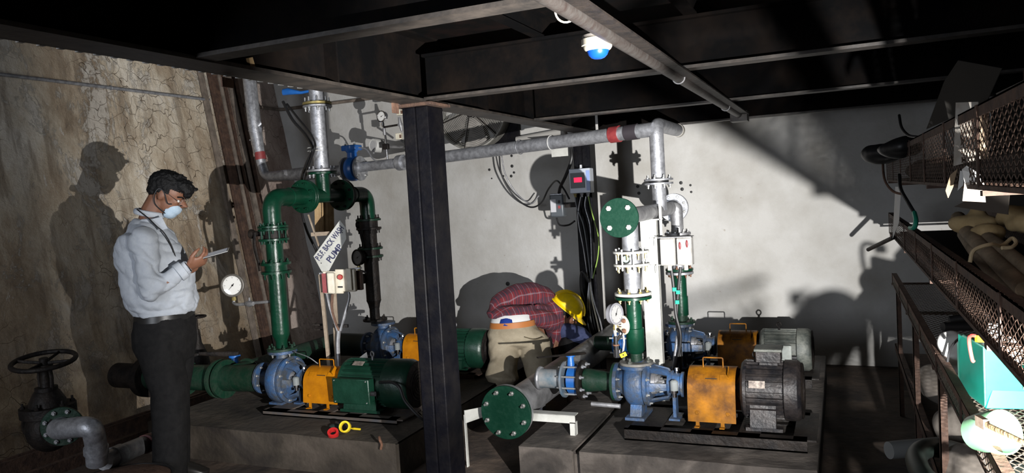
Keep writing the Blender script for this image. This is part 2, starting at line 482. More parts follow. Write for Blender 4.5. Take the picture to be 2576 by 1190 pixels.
def pair(parent, c, d, r, m, m2=None, n=8, bm=None, br=.009, gap=.004, t=.016, faces=(1, -1), up=V((0, 0, 1)), gasket=True):
    """two flanges bolted face to face"""
    d = V(d).normalized(); c = V(c)
    flange(parent, c + d * (t + gap) / 2, d, r, t, m, n, bm, br, faces=(1,), up=up)
    flange(parent, c - d * (t + gap) / 2, d, r, t, m2 or m, n, bm, br, faces=(-1,), up=up)
    if gasket: obj('gasket', G().cyl(c - d * gap / 2, c + d * gap / 2, r * .7), black_rub, parent)

def expanded(name, parent, o, u, v, lu, lv, cu, cv, w=.0035, t=.0022, m=None):
    """expanded-metal panel: zigzag strands from corner o along unit u (lu) and unit v (lv); diamonds cu x cv"""
    o, u, v = [np.array(x, float) for x in (o, u, v)]
    n = np.cross(u, v); n /= np.linalg.norm(n)
    nu = int(lu / cu * 2) + 1; nv = int(lv / cv)
    i = np.arange(nu); V_ = []; F_ = []
    base = 0
    for j in range(nv * 2 + 1):
        if j % 2 == 0: yy = j * cv / 2 + np.where(i % 2 == 0, -cv * .27, cv * .27)
        else: yy = j * cv / 2 + np.where(i % 2 == 0, cv * .27, -cv * .27)
        yy = np.clip(yy, 0, lv)
        P = o + np.outer(i * cu / 2, u) + np.outer(yy, v)
        tilt = n * t + v * t * .6
        q = np.stack([P + v * w / 2 + tilt, P - v * w / 2 + tilt, P - v * w / 2 - tilt, P + v * w / 2 - tilt], 1).reshape(-1, 3)
        V_.append(q)
        k = base + 4 * np.arange(nu - 1)
        for a in range(4):
            b = (a + 1) % 4; F_.append(np.stack([k + a, k + b, k + 4 + b, k + 4 + a], 1))
        base += 4 * nu
    V_ = np.concatenate(V_); F_ = np.concatenate(F_)
    me = bpy.data.meshes.new(name)
    me.from_pydata(V_.tolist(), [], F_.tolist())
    ob = link(name, me, m, parent, 0)
    ob['kind'] = 'stuff'
    return ob

def remesh(g, voxel, it=4, fac=.6, wr=None):
    me = bpy.data.meshes.new('tmp'); me.from_pydata(g.v, [], g.f)
    bm = bmesh.new(); bm.from_mesh(me); bmesh.ops.recalc_face_normals(bm, faces=bm.faces); bm.to_mesh(me); bm.free()
    o = bpy.data.objects.new('tmp', me); COL.objects.link(o)
    r = o.modifiers.new('r', 'REMESH'); r.mode = 'VOXEL'; r.voxel_size = voxel
    s = o.modifiers.new('s', 'SMOOTH'); s.factor = fac; s.iterations = it
    dg = bpy.context.evaluated_depsgraph_get(); dg.update()
    m2 = bpy.data.meshes.new_from_object(o.evaluated_get(dg))
    bpy.data.objects.remove(o)
    if wr:
        nr = [v.normal.copy() for v in m2.vertices]
        for v, n in zip(m2.vertices, nr): v.co += n * wr(v.co, n)
    return m2
# ============================================================ ROOM
def lx(z): return WX0 - WK * z
H = 3.3
# battered left wall, subdivided a little so the face is uneven
g = G(); ny, nz = 60, 24
vs = []
for j in range(nz + 1):
    for i in range(ny + 1):
        y = -3.2 + 9.8 * i / ny; z = -.2 + (H + .2) * j / nz
        dx = .02 * noise.noise(V((y * 1.3, z * 1.1, 3))) + .008 * noise.noise(V((y * 5, z * 5, 1)))
        vs.append((lx(z) + dx, y, z))
fs = [(j * (ny + 1) + i, j * (ny + 1) + i + 1, (j + 1) * (ny + 1) + i + 1, (j + 1) * (ny + 1) + i) for j in range(nz) for i in range(ny)]
g.add(vs, fs)
g.mm((-6.0, -3.2, -.2), (-5.55, 6.6, H))
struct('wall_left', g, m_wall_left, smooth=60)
g = G(); nx, nz = 60, 26; vs = []
for j in range(nz + 1):
    for i in range(nx + 1):
        x = -5.9 + 7.8 * i / nx; z = -.2 + (H + .2) * j / nz
        vs.append((x, YW + .008 * noise.noise(V((x * 1.5, z * 1.5, 9))), z))
g.add(vs, [(j * (nx + 1) + i, j * (nx + 1) + i + 1, (j + 1) * (nx + 1) + i + 1, (j + 1) * (nx + 1) + i) for j in range(nz) for i in range(nx)])
g.mm((-5.9, YW + .03, -.2), (1.9, YW + .2, H))
struct('wall_back', g, m_wall_back, smooth=60)
struct('wall_right', G().mm((1.7, -3.2, -.2), (1.9, YW + .2, H)), m_dark_wall)
struct('wall_front', G().mm((-6.0, -3.4, -.2), (1.9, -3.2, H)), m_dark_wall)
struct('floor', G().mm((-6.0, -3.4, -.3), (1.9, YW + .2, 0)), m_floor)
struct('ceiling', G().mm((-6.0, -3.4, H), (1.9, YW + .2, H + .15)), m_dark_wall)

# ---- mezzanine: deck, edge girder, cross beams, columns
BX, BZ = -1.74, 1.893
def ibeam(p0, p1, hgt, w, tf=.012, tw=.010):
    p0, p1 = V(p0), V(p1); d = (p1 - p0).normalized(); s = V((0, 0, 1)).cross(d); L = (p1 - p0).length; c = (p0 + p1) / 2
    ax = (d, s, V((0, 0, 1)))
    g = G().box(c + V((0, 0, tf / 2)), (L, w, tf), ax).box(c + V((0, 0, hgt - tf / 2)), (L, w, tf), ax).box(c + V((0, 0, hgt / 2)), (L, tw, hgt - 2 * tf), ax)
    return g
def beam(name, p0, p1, hgt, w, lab, stiff=()):
    p0, p1 = V(p0), V(p1); d = (p1 - p0).normalized(); s = V((0, 0, 1)).cross(d); c = (p0 + p1) / 2; L = (p1 - p0).length
    t = thing(name, lab, 'beam', p0); t['kind'] = 'structure'
    ax = (d, s, V((0, 0, 1)))
    obj('bottom_flange', G().box(c + V((0, 0, .006)), (L, w, .012), ax), flange_edge, t)
    obj('web', G().box(c + V((0, 0, hgt / 2)), (L, .010, hgt - .024), ax), black_beam, t)
    obj('top_flange', G().box(c + V((0, 0, hgt - .006)), (L, w, .012), ax), black_beam, t)
    for k in stiff:
        obj('stiffener', G().box(p0 + d * k + V((0, 0, hgt / 2)), (.010, w * .92, hgt - .026), ax), black_beam, t)
    return t
eg = beam('edge_girder', (BX, -3.0, BZ), (BX, 5.75, BZ), .30, .13, 'black steel girder along the open edge of the mezzanine, over the box columns', (3.4, 4.72, 5.35, 6.65, 7.3, 8.0))
w = G()
for k in range(44):
    yy = .05 + k * .052
    w.box((BX - .069, yy, BZ + .006), (.012, .016, .014))  # row of small pale blocks
obj('flange_dots', w, steel_bolt, eg, kind='stuff', label='row of small pale blocks along the outer flange edge')
names = {-.9: 'black cross beam of the mezzanine behind the viewer', .4: 'black cross beam nearest overhead', 1.7: 'black cross beam meeting the girder above the brown wall',
         3.0: 'black cross beam resting over the near box column', 4.32: 'black cross beam beyond the near column', 5.62: 'black cross beam beside the whitewashed wall, over the far column'}
for y, l in names.items():
    beam('cross_beam', (BX + .066, y, BZ + .005), (1.69, y, BZ + .005), .20, .075, l)
for k, x in enumerate((-1.12, -.5, .12, .74, 1.3)):
    j = obj('deck_joist', ibeam((x, -3.0, BZ + .206), (x, 6.25, BZ + .206), .09, .05, .006, .006), black_beam)
    tag(j, 'black joist under the mezzanine deck, %s from the edge girder' % ('first', 'second', 'third', 'fourth', 'fifth')[k], 'joist'); j['kind'] = 'structure'
# brown hardwood-like laths between joists
for y0, lab in ((2.25, 'rusty angle strip under the deck between the second and third cross beams'), (3.6, 'rusty angle strip under the deck beyond the near column')):
    o = obj('angle_strip', G().mm((BX + .07, y0, BZ + .17), (1.6, y0 + .04, BZ + .176)).mm((BX + .07, y0, BZ + .176), (1.6, y0 + .005, BZ + .204)), rust_dark)
    tag(o, lab, 'steel strip'); o['kind'] = 'structure'
d = obj('deck', G().mm((BX - .07, -3.2, BZ + .298), (1.7, YW + .02, BZ + .33)), deck_black); d['kind'] = 'structure'
d['label'] = 'black plate deck of the mezzanine'; d['category'] = 'deck'
def column(x, y, lab, mt):
    t = thing('box_column', lab, 'column', (x, y, 0)); t['kind'] = 'structure'
    obj('channel', G().mm((x - .066, y - .074, 0), (x - .0015, y + .074, BZ - .014)), mt, t, bevel=.006)
    obj('channel', G().mm((x + .0015, y - .074, 0), (x + .066, y + .074, BZ - .014)), mt, t, bevel=.006)
    obj('seam', G().mm((x - .012, y - .07, .01), (x + .012, y + .07, BZ - .02)), mt, t)
    obj('cap_plate', G().mm((x - .095, y - .095, BZ - .014), (x + .095, y + .095, BZ)), rust_dark, t, bevel=.002)
    obj('base_plate', G().mm((x - .12, y - .12, 0), (x + .12, y + .12, .014)), mt, t)
    return t
column(-1.745, 3.07, 'black box column of two welded channels, standing before the plaid-shirted worker', black_steel)
column(-1.79, 5.6, 'black box column beside the whitewashed wall, carrying the red display box', black_steel)
# clips hanging from the girder
o = obj('hanger_plate', G().box(at(994, 268, X=BX - .06), (.006, .05, .06)), rust); tag(o, 'rust-brown hanger plate under the girder, beside the near column top', 'bracket')
o = obj('hanger_plate', G().box(at(572, 208, X=BX - .06), (.006, .05, .03)), rust); tag(o, 'rust-brown clip under the girder above the upright boards', 'bracket')
p = at(628, 168, X=BX + .008)
o = obj('wooden_wedge', G().prism([p + V((0, -.014, .025)), p + V((0, .004, .03)), p + V((0, .018, -.014)), p + V((0, -.008, -.01))], (.012, 0, 0)), wood)
tag(o, 'orange wooden wedge stuck on the girder web', 'wedge')

# ---- plinths
def plinth(name, parts, lab):
    t = thing(name, lab, 'plinth', parts[0][0]); t['kind'] = 'structure'
    for lo, hi, mt in parts:
        g = G(); lo = V(lo); hi = V(hi); n = 14; m = 10
        vs = []
        for j in range(m + 1):
            for i in range(n + 1):
                x = lo.x + (hi.x - lo.x) * i / n; y = lo.y + (hi.y - lo.y) * j / m
                e = .012 * noise.noise(V((x * 3, y * 3, 0)))
                vs.append((x, y + (.014 * noise.noise(V((x * 4, 7, 0))) if j == 0 else 0), hi.z + e * .5))
        g.add(vs, [(j * (n + 1) + i, j * (n + 1) + i + 1, (j + 1) * (n + 1) + i + 1, (j + 1) * (n + 1) + i) for j in range(m) for i in range(n)])
        top = [vs[i] for i in range(n + 1)]
        g.add(top + [(p[0], lo.y, lo.z) for p in top], [(i, i + 1, i + n + 2, i + n + 1) for i in range(n)])
        g.mm((lo.x, lo.y + .02, lo.z), (hi.x, hi.y, hi.z - .012))
        obj('concrete_block', g, mt, t, 50)
    return t
plinth('pump_plinth', [((-3.95, 3.30, 0), (-2.17, 5.45, .20), m_conc)], 'stained concrete plinth under the two green-motored pumps')
plinth('pump_plinth', [((-1.52, 3.42, 0), (-1.24, 5.7, .20), m_conc_dark), ((-1.20, 3.42, 0), (-.13, 5.7, .20), m_conc_dark), ((-1.26, 3.46, 0), (-1.18, 5.68, .17), m_conc_dark)], 'oily concrete plinth under the two blue pumps beyond the header')
o = obj('rubble_lump', G().ell(at(1248, 905, z=.06), (.09, .07, .06)), m_conc_dark); tag(o, 'dirty lump of concrete on the floor behind the near column', 'rubble')

# ---- boards and steel flats standing at the corner
bx = [(525, 195, 612, 880, .05, .03, timber_old, 'wide grey board, first from the cracked wall'), (548, 195, 640, 880, .075, .05, rust_dark, 'dark steel channel standing second from the cracked wall'),
      (566, 215, 652, 880, .022, .06, timber_old, 'narrow pale batten between two dark steels'), (582, 215, 663, 870, .035, .035, rust_dark, 'dark steel flat in the middle of the upright bundle'),
      (597, 205, 672, 865, .02, .055, timber_old, 'thin pale batten near the galvanised drop pipe'), (611, 205, 684, 855, .05, .04, rust_dark, 'dark steel flat beside the galvanised drop pipe')]
for x0, y0, x1, y1, w_, th, mt, lab in bx:
    y = (on_left(x0, y0).y + on_left(x1, y1).y) / 2
    z1 = 2.75; g = G()
    pts = [(lx(0) + .02, y - w_ / 2, 0), (lx(0) + .02 + th, y - w_ / 2, 0), (lx(z1) + .02 + th, y - w_ / 2 + .01, z1), (lx(z1) + .02, y - w_ / 2 + .01, z1)]
    g.prism(pts, (0, w_, 0))
    o = obj('upright_board' if mt is timber_old else 'steel_flat', g, mt, bevel=.003)
    tag(o, lab, 'board' if mt is timber_old else 'steel bar')

# conduit along the left wall
t = thing('wall_conduit', 'thin galvanised conduit running along the brown plaster wall', 'conduit', on_left(260, 218, .03))
zc = on_left(260, 219, .03).z; yc = on_left(525, 250, .03).y
obj('pipe', G().cyl((lx(zc) + .035, -2.5, zc), (lx(zc) + .035, yc, zc), .0135, n=12), galv, t)
for yy in (1.6, 3.0, 4.3):
    obj('saddle_clip', G().torus((lx(zc) + .035, yy, zc), (0, 1, 0), .016, .003, 16, 6), galv, t)
# service pipe around the corner
cz = on_left(706, 278).z
p0 = on_left(610, 266, .03)
t = obj('service_pipe', G().tube(path([(lx(cz) + .04, p0.y, cz), (lx(cz) + .04, YW - .04, cz), (-3.6, YW - .04, cz)], .05), .016, 10), timber_old)
tag(t, 'thin dull service pipe turning the wall corner behind the galvanised drop pipe', 'pipe')
# low kerb and rails behind the plinth, at the foot of the left wall
o = obj('floor_channel', G().mm((-4.52, 1.2, 0), (-4.44, 5.2, .03)).mm((-4.52, 1.2, .03), (-4.50, 5.2, .10)).mm((-4.46, 1.2, .03), (-4.44, 5.2, .10)), rust_dark); tag(o, 'dark steel channel lying along the foot of the brown wall', 'steel channel')
o = obj('floor_rail', G().mm((-4.24, 1.6, 0), (-4.20, 5.0, .07)), rust_dark); tag(o, 'dark flat rail lying between wall channel and plinth', 'steel bar')
# holes and rubble marks in the whitewashed wall
for k, (px, py, r) in enumerate(((1231, 427, .010), (1237, 449, .006), (1287, 392, .010), (1288, 418, .012), (1293, 434, .009), (1286, 443, .011), (1266, 443, .008), (1713, 460, .012), (1716, 476, .012), (1737, 466, .008), (1739, 483, .008), (1604, 469, .011), (1607, 486, .011), (1277, 714, .016))):
    p = at(px, py, Y=YW - .004)
    o = obj('anchor_hole', G().lathe(p, (0, -1, 0), [(-.002, r * 1.2), (.001, r * 1.2), (.003, r * .7)], 10), ink_black)
    tag(o, 'dark empty anchor hole in the whitewashed wall', 'hole', 'anchor holes in the whitewashed wall'); o['kind'] = 'thing'
# ============================================================ PUMP SETS
XA, YA, ZA = V((1, 0, 0)), V((0, 1, 0)), V((0, 0, 1))
def pump(label, Y, za, zb, zt, xs, xv, xn, mb, rv=.135, suction=True):
    """end-suction pump, axis along X; xs suction face, xv volute centre, xn bearing end, zb baseplate top, zt discharge face"""
    t = thing('centrifugal_pump', label, 'pump', (xv, Y, zb), 'blue centrifugal pumps')
    c = V((xv, Y, za))
    prof = [(-.055, .05), (-.055, rv * .78), (-.045, rv * .92), (-.03, rv), (.03, rv), (.045, rv * .92), (.05, rv * .8), (.05, .05)]
    obj('volute_casing', G().lathe(c, XA, prof, 40), mb, t, 40)
    obj('suction_nozzle', G().lathe((xs, Y, za), XA, [(0, .052), (xv - xs - .10, .055), (xv - xs - .05, .08)], 28), mb, t)
    flange(t, (xs + .008, Y, za), XA, .100, .018, mb, 8, steel_bolt, .008, faces=(1,), name='suction_flange')
    obj('discharge_neck', G().lathe((xv, Y, za + rv * .6), ZA, [(0, .058), (zt - za - rv * .6 - .01, .038)], 24), mb, t)
    flange(t, (xv, Y, zt - .009), ZA, .092, .018, mb, 4, steel_bolt, .009, faces=(-1,), up=V((1, .6, 0)), name='discharge_flange')
    obj('casing_cover', G().lathe((xv + .05, Y, za), XA, [(0, rv * 1.0), (.016, rv * 1.0), (.022, rv * .9), (.03, rv * .6)], 36), mb, t)
    for i in range(8):
        th = 2 * PI * (i + .5) / 8
        bolt(t, (xv + .066, Y + rv * .88 * math.sin(th), za + rv * .88 * math.cos(th)), XA, .010, .010, steel_bolt, .004)
    # lantern bracket with windows
    xb = xv + .07; L = xn - xb
    br = G()
    for th in (25, 90, 155, 205, 270, 335):
        a = math.radians(th); dy, dz = math.sin(a), math.cos(a)
        w = 26 if th in (90, 270) else 30
        for q in range(-2, 2):
            a0 = a + math.radians(w / 4 * q); a1 = a + math.radians(w / 4 * (q + 1))
            pts = []
            for (tt, rr) in ((0, rv * .86), (L * .55, rv * .68), (L * .62, .062)):
                for aa in (a0, a1):
                    pts.append(V((xb + tt, Y + rr * math.sin(aa), za + rr * math.cos(aa))))
                    pts.append(V((xb + tt, Y + (rr - .012) * math.sin(aa), za + (rr - .012) * math.cos(aa))))
            fs = []
            for k in range(2):
                o_ = 4 * k
                fs += [(o_, o_ + 2, o_ + 6, o_ + 4), (o_ + 1, o_ + 5, o_ + 7, o_ + 3), (o_, o_ + 4, o_ + 5, o_ + 1), (o_ + 2, o_ + 3, o_ + 7, o_ + 6)]
            fs += [(0, 1, 3, 2), (8, 10, 11, 9)]
            br.add(pts, fs)
    br.lathe((xb - .004, Y, za), XA, [(0, rv * .87), (.018, rv * .87), (.018, rv * .6), (0, rv * .6)], 36)
    obj('bearing_bracket', br, mb, t, 40)
    obj('gland', G().lathe((xb, Y, za), XA, [(0, .058), (.03, .055), (.03, .04), (.045, .04), (.045, .02), (L, .016)], 20), galv_dull, t)
    for s in (-1, 1):
        obj('gland_bolt', G().cyl((xb + .01, Y + .045 * s, za + .01), (xb + .075, Y + .045 * s, za + .01), .005, n=8).cyl((xb + .045, Y + .045 * s, za + .01), (xb + .055, Y + .045 * s, za + .01), .011, n=6), steel_bolt, t)
    obj('bearing_housing', G().lathe((xb + L * .55, Y, za), XA, [(0, .066), (L * .12, .07), (L * .15, .058), (L * .38, .055), (L * .38, .064), (L * .45, .064), (L * .45, .03)], 28), mb, t)
    # constant-level oiler on the camera side
    xo = xb + L * .80
    oi = obj('oiler', G().lathe((xo, Y - .085, za - .045), ZA, [(0, .012), (.02, .012), (.022, .02), (.035, .02)], 16).cyl((xo, Y - .05, za - .03), (xo, Y - .085, za - .03), .006, n=8), chrome, t)
    obj('oil_glass', G().lathe((xo, Y - .085, za - .010), ZA, [(0, .020), (.045, .020), (.052, .012)], 18), mat('oil_bottle', (.25, .27, .27), .12, .3), oi)
    obj('breather', G().lathe((xo, Y, za + .05), ZA, [(0, .008), (.02, .008), (.022, .012), (.034, .010)], 12), chrome, t)
    # feet
    obj('pump_foot', G().prism([V((xv - .03, Y - .05, za - rv * .85)), V((xv + .03, Y - .05, za - rv * .85)), V((xv + .03, Y - .075, zb + .014)), V((xv - .03, Y - .075, zb + .014))], (0, .12, 0)).mm((xv - .05, Y - .10, zb), (xv + .05, Y + .10, zb + .014)), mb, t)
    obj('bracket_foot', G().box((xn - .05, Y, (za + zb) / 2 - .02), (.016, .06, za - zb - .04)).mm((xn - .075, Y - .06, zb), (xn - .02, Y + .06, zb + .010)), mb, t)
    return t

def guard(label, Y, za, zb, x0, x1, my, zlow, r=.105, hx=None):
    t = thing('coupling_guard', label, 'guard', ((x0 + x1) / 2, Y, zb), 'yellow coupling guards')
    n = 18; outer = []; zc = za
    for k in range(n + 1):
        a = PI * k / n
        outer.append((-math.cos(a) * r, zc + math.sin(a) * r * .98))
    prof = [(-r * 1.12, zlow)] + [(p[0], p[1]) for p in outer] + [(r * 1.12, zlow)]
    vs = []; th = .004
    for x in (x0, x1):
        for (y, z) in prof: vs.append((x, Y + y, z))
        for (y, z) in prof:
            s = 1 - th / r; vs.append((x, Y + y * s, zc + (z - zc) * s if z > zc else z))
    m = len(prof); fs = []
    for i in range(m - 1):
        fs += [(i, i + 1, 2 * m + i + 1, 2 * m + i), (m + i, 3 * m + i, 3 * m + i + 1, m + i + 1), (i, m + i, m + i + 1, i + 1), (2 * m + i, 2 * m + i + 1, 3 * m + i + 1, 3 * m + i)]
    fs += [(0, 2 * m, 3 * m, m), (m - 1, 2 * m - 1, 4 * m - 1, 3 * m - 1)]
    obj('guard_shell', G().add(vs, fs), my, t, 30)
    L = x1 - x0
    xm0 = x0 + L * .30; xm1 = x0 + L * .72
    zt = zc + r * .97
    obj('handle', G().tube(path([(xm0, Y - .02, zt - .004), (xm0, Y - .02, zt + .048), (xm1, Y - .02, zt + .048), (xm1, Y - .02, zt - .004)], .008), .0035, 8), my, t)
    for xx in (x0 + L * .24, x0 + L * .78):
        a = math.radians(40); yy = Y - r * math.cos(a); zz = zc + r * .98 * math.sin(a)
        nrm = V((0, -math.cos(a), math.sin(a))); up = V((0, math.sin(a), math.cos(a)))
        obj('hinge', G().box(V((xx, yy, zz)) + nrm * .002, (L * .20, .030, .003), (XA, up, nrm)), my, t, bevel=.001)
    a = math.radians(36); nrm = V((0, -math.cos(a), math.sin(a))); up = V((0, math.sin(a), math.cos(a)))
    obj('slot', G().box(V(((x0 + x1) / 2, Y - r * math.cos(a), zc + r * .98 * math.sin(a))) + nrm * .0008, (L * .24, .004, .002), (XA, up, nrm)), ink_black, t, label='dark slot in the guard')
    obj('lid_edge', G().box((x0 + L * .86, Y - r * .62, zc + r * .80), (.003, .05, .05), (XA, V((0, .78, .62)), V((0, -.62, .78)))), my, t)
    for xx in (x0 + L * .2, x0 + L * .84):
        bolt(t, (xx, Y - r * 1.09, zlow + .045), -YA, .011, .005, my)
    for xx in (x0 + L * .2, x0 + L * .72):
        obj('guard_foot', G().box((xx, Y - r * 1.08, (zlow + zb) / 2 + .004), (.018, .004, zlow - zb + .02)).mm((xx - .012, Y - r * 1.08 - .03, zb), (xx + .012, Y - r * 1.08, zb + .004)), my, t)
    # coupling inside
    obj('coupling', G().lathe((x0 - .01, Y, za), XA, [(0, .016), (.03, .016), (.03, .055), (.07, .055), (.07, .06), (.085, .06), (.085, .055), (L * .8, .055), (L * .8, .018), (L + .03, .018)], 24), black_iron, t, label='dark coupling under the guard')
    return t

def motor(label, Y, za, zb, x0, x1, r, m, box='side', bm=None, cowl=.28, plate=True, capm=None):
    t = thing('electric_motor', label, 'motor', ((x0 + x1) / 2, Y, zb), 'electric motors driving the pumps')
    L = x1 - x0; xc = x1 - L * cowl
    obj('housing', G().lathe((x0 + .02, Y, za), XA, [(0, r * .86), (xc - x0 - .02, r * .86)], 36), m, t)
    g = G(); nf = 30
    for k in range(nf):
        a = 2 * PI * k / nf; ax = (XA, V((0, math.cos(a), -math.sin(a))), V((0, math.sin(a), math.cos(a))))
        if box == 'side' and abs(((a - 1.5 * PI) + PI) % (2 * PI) - PI) < .45: continue
        g.box(V((x0 + .02 + (xc - x0 - .02) / 2, Y, za)) + ax[2] * r * .92, (xc - x0 - .03, .0035, r * .16), ax)
    f = obj('cooling_fins', g, m, t, 0)
    obj('drive_end_shield', G().lathe((x0, Y, za), XA, [(-.02, .03), (-.012, .05), (0, r * .55), (.008, r * .9), (.02, r * .99), (.034, r * .99), (.036, r * .8)], 40), m, t)
    obj('fan_cowl', G().lathe((xc, Y, za), XA, [(-.004, r * .97), (0, r * 1.03), (L * cowl * .72, r * 1.03), (L * cowl * .92, r * .93), (L * cowl, r * .8), (L * cowl, .01)], 44), m, t)
    obj('cowl_end', G().lathe((x1, Y, za), XA, [(-.004, r * .96), (.0015, r * .90)], 40), black_iron, t, label='black end face of the fan cowl')
    gr = G()
    for q in range(1, 6):
        gr.torus((x1 + .003, Y, za), XA, r * .13 * q, .0022, 28, 5)
    obj('cowl_grille', gr, capm or black_iron, t, 40)
    for s in (-1, 1):
        obj('motor_foot', G().mm((x0 + .03, Y + s * r * .8 - .025, zb), (xc - .01, Y + s * r * .8 + .025, zb + .016)).prism([V((x0 + .05, Y + s * r * .62, zb + .014)), V((x0 + .05, Y + s * r * .95, zb + .014)), V((x0 + .05, Y + s * r * .80, za - r * .35)), V((x0 + .05, Y + s * r * .5, za - r * .6))], (xc - x0 - .09, 0, 0)), m, t)
    bx = bm or m
    if box == 'side':
        c = V((x0 + (xc - x0) * .48, Y - r - .03, za - .01)); w = (xc - x0) * .80; h = r * 1.05
        tb = obj('terminal_box', G().box(c + YA * .02, (w * .94, .06, h * .92)), bx, t, bevel=.006)
        obj('terminal_cover', G().box(c - YA * .016, (w, .012, h)), bx, tb, bevel=.006)
        for i in (-1, 1):
            for j in (-1, 1): bolt(tb, c + V((i * w * .43, -.022, j * h * .42)), -YA, .004, .004, steel_bolt)
        obj('cable_gland', G().cyl(c + V((w * .45, .01, -h * .1)), c + V((w * .45 + .035, .01, -h * .1)), .014, n=8), black_rub, tb)
    elif box == 'top':
        c = V((x0 + (xc - x0) * .66, Y - .01, za + r + .028)); w = (xc - x0) * .62; h = .055
        tb = obj('terminal_box', G().box(c, (w * .9, .10, h)).box(c - ZA * .03, (w * .7, .08, .05)), bx, t, bevel=.004)
        obj('terminal_cover', G().box(c + ZA * .034, (w, .12, .014)), motor_grey, tb, bevel=.004)
    ex = x0 + L * (.26 if box == 'top' else .38)
    e = obj('lifting_eye', G().torus((ex, Y, za + r + .028), V((.35, 1, 0)), .015, .0045, 18, 8).cyl((ex, Y, za + r * .84), (ex, Y, za + r + .013), .007, n=8), black_iron if m is not motor_green else galv_dull, t)
    if plate:
        a = math.radians(22); nrm = V((0, -math.cos(a), math.sin(a))); up = V((0, math.sin(a), math.cos(a)))
        if box == 'side': a = math.radians(62); nrm = V((0, -math.cos(a), math.sin(a))); up = V((0, math.sin(a), math.cos(a)))
        obj('nameplate', G().box(V((x0 + (xc - x0) * .42, Y, za)) + nrm * (r * 1.02), (.075, .036, .003), (XA, up, nrm)), mat('worn_nameplate', (.42, .36, .31), .4, .5, (.12, .1, .09), 60, .5), t, bevel=.001)
    return t
def skid(label, Y, x0, x1, z0, z1, m, w=.40):
    t = thing('base_frame', label, 'base frame', ((x0 + x1) / 2, Y, z0))
    for s in (-1, 1):
        y = Y + s * w / 2
        obj('side_channel', G().mm((x0, min(y, y - s * .006), z0), (x1, max(y, y - s * .006), z1)).mm((x0, min(y, y - s * .05), z1 - .008), (x1, max(y, y - s * .05), z1)).mm((x0, min(y, y - s * .05), z0), (x1, max(y, y - s * .05), z0 + .008)), m, t)
    for k, x in enumerate((x0 + .02, (x0 + x1) / 2 - .1, (x0 + x1) / 2 + .12, x1 - .06)):
        obj('cross_member', G().mm((x, Y - w / 2, z1 - .008), (x + .10 if k else x + .16, Y + w / 2, z1)), m, t)
    return t

# ---- left front set
Y1, ZA1 = 3.80, .372
X = lambda px, py, Y: at(px, py, Y=Y).x
xv = X(716, 960, Y1)
zt1 = at(712, 880, Y=Y1).z
skid('rusty grey base plate under the green motor nearest the brown wall', Y1, X(665, 1045, Y1 - .2), X(1000, 1050, Y1 - .2), .2, .232, mat('base_plate_grey', (.06, .06, .065), .6, .2, (.10, .075, .055), 12, .5), .42)
pump('blue pump with its suction from the big green header, nearest the standing man', Y1, ZA1, .232, zt1, X(662, 965, Y1), xv, X(775, 960, Y1), blue, .148)
guard('clean yellow coupling guard between blue pump and green motor', Y1, ZA1, .232, X(788, 960, Y1), X(872, 960, Y1), yellow, .262, .098)
motor('dark green motor with square terminal cover and big black fan end', Y1, ZA1 + .01, .232, X(876, 960, Y1), X(1052, 950, Y1), .142, motor_green, 'side', cowl=.36)
# ---- left rear set
Y2 = 4.86; xv2 = X(968, 870, Y2); zt2 = at(955, 800, Y=Y2).z
skid('dark base plate under the far green motor behind the near column', Y2, X(930, 930, Y2), X(1225, 930, Y2), .2, .232, rust_dark, .42)
pump('dark pump with blue bracket behind the near green motor', Y2, ZA1, .232, zt2 - .03, X(925, 870, Y2), xv2, X(1022, 870, Y2), blue, .145)
guard('yellow coupling guard half hidden by the near column', Y2, ZA1, .232, X(1030, 870, Y2), X(1095, 870, Y2), yellow, .262, .098)
motor('green motor behind the near column, beside the plaid-shirted worker', Y2, ZA1, .232, X(1098, 870, Y2), X(1232, 870, Y2), .14, motor_green, 'none', cowl=.3, plate=False)
# ---- right front set
Y3, ZB = 3.85, .262; ZA3 = at(1605, 962, Y=Y3).z
xv3 = X(1604, 962, Y3); zt3 = at(1604, 915, Y=Y3).z
skid('black channel base frame under the burnt black motor', Y3, X(1570, 1080, Y3 - .22), X(2030, 1100, Y3 - .22), .2, ZB, black_iron, .44)
pump('blue pump with green reducer before the blind-flanged header', Y3, ZA3, ZB, zt3, X(1552, 965, Y3), xv3, X(1722, 975, Y3), blue, .118)
guard('large yellow coupling guard with dark blotches, in front of the row', Y3, ZA3 - .005, ZB, X(1735, 1000, Y3 - .05), X(1854, 1000, Y3 - .05), yellow_blotched, .285, .108)
motor('burnt black motor with terminal box on top and a worn nameplate', Y3, ZA3 - .005, ZB, X(1866, 1000, Y3), X(2022, 1000, Y3), .142, motor_black, 'top')
# ---- right rear set
Y4 = 5.0; ZA4 = .40; xv4 = X(1712, 880, Y4); zt4 = at(1700, 812, Y=Y4).z
skid('dark base frame under the dusty grey motor by the whitewashed wall', Y4, X(1670, 920, Y4), X(2045, 930, Y4), .2, ZB, black_iron, .44)
pump('blue pump behind the white channel post', Y4, ZA4, ZB, zt4, X(1672, 880, Y4), xv4, X(1800, 875, Y4), blue, .125)
guard('yellow coupling guard with a square shadow, nearest the whitewashed wall', Y4, ZA4, ZB, X(1811, 870, Y4), X(1907, 870, Y4), yellow_blotched, .285, .106)
motor('dusty grey motor with a pale terminal cover by the whitewashed wall', Y4, ZA4 - .01, ZB, X(1912, 870, Y4), X(2045, 870, Y4), .128, motor_grey, 'side', bm=mat('pale_terminal', (.30, .33, .31), .5, 0, (.2, .21, .19), 20, .4), plate=False)
p = at(1958, 893, Y=Y4 - .19)
o = obj('warning_tag', G().box(p, (.03, .002, .03), (V((.8, 0, .6)), YA, V((-.6, 0, .8)))), mat('tag_yellow', (.75, .55, .02), .5)); tag(o, 'small yellow tag on the cable of the dusty grey motor', 'tag')

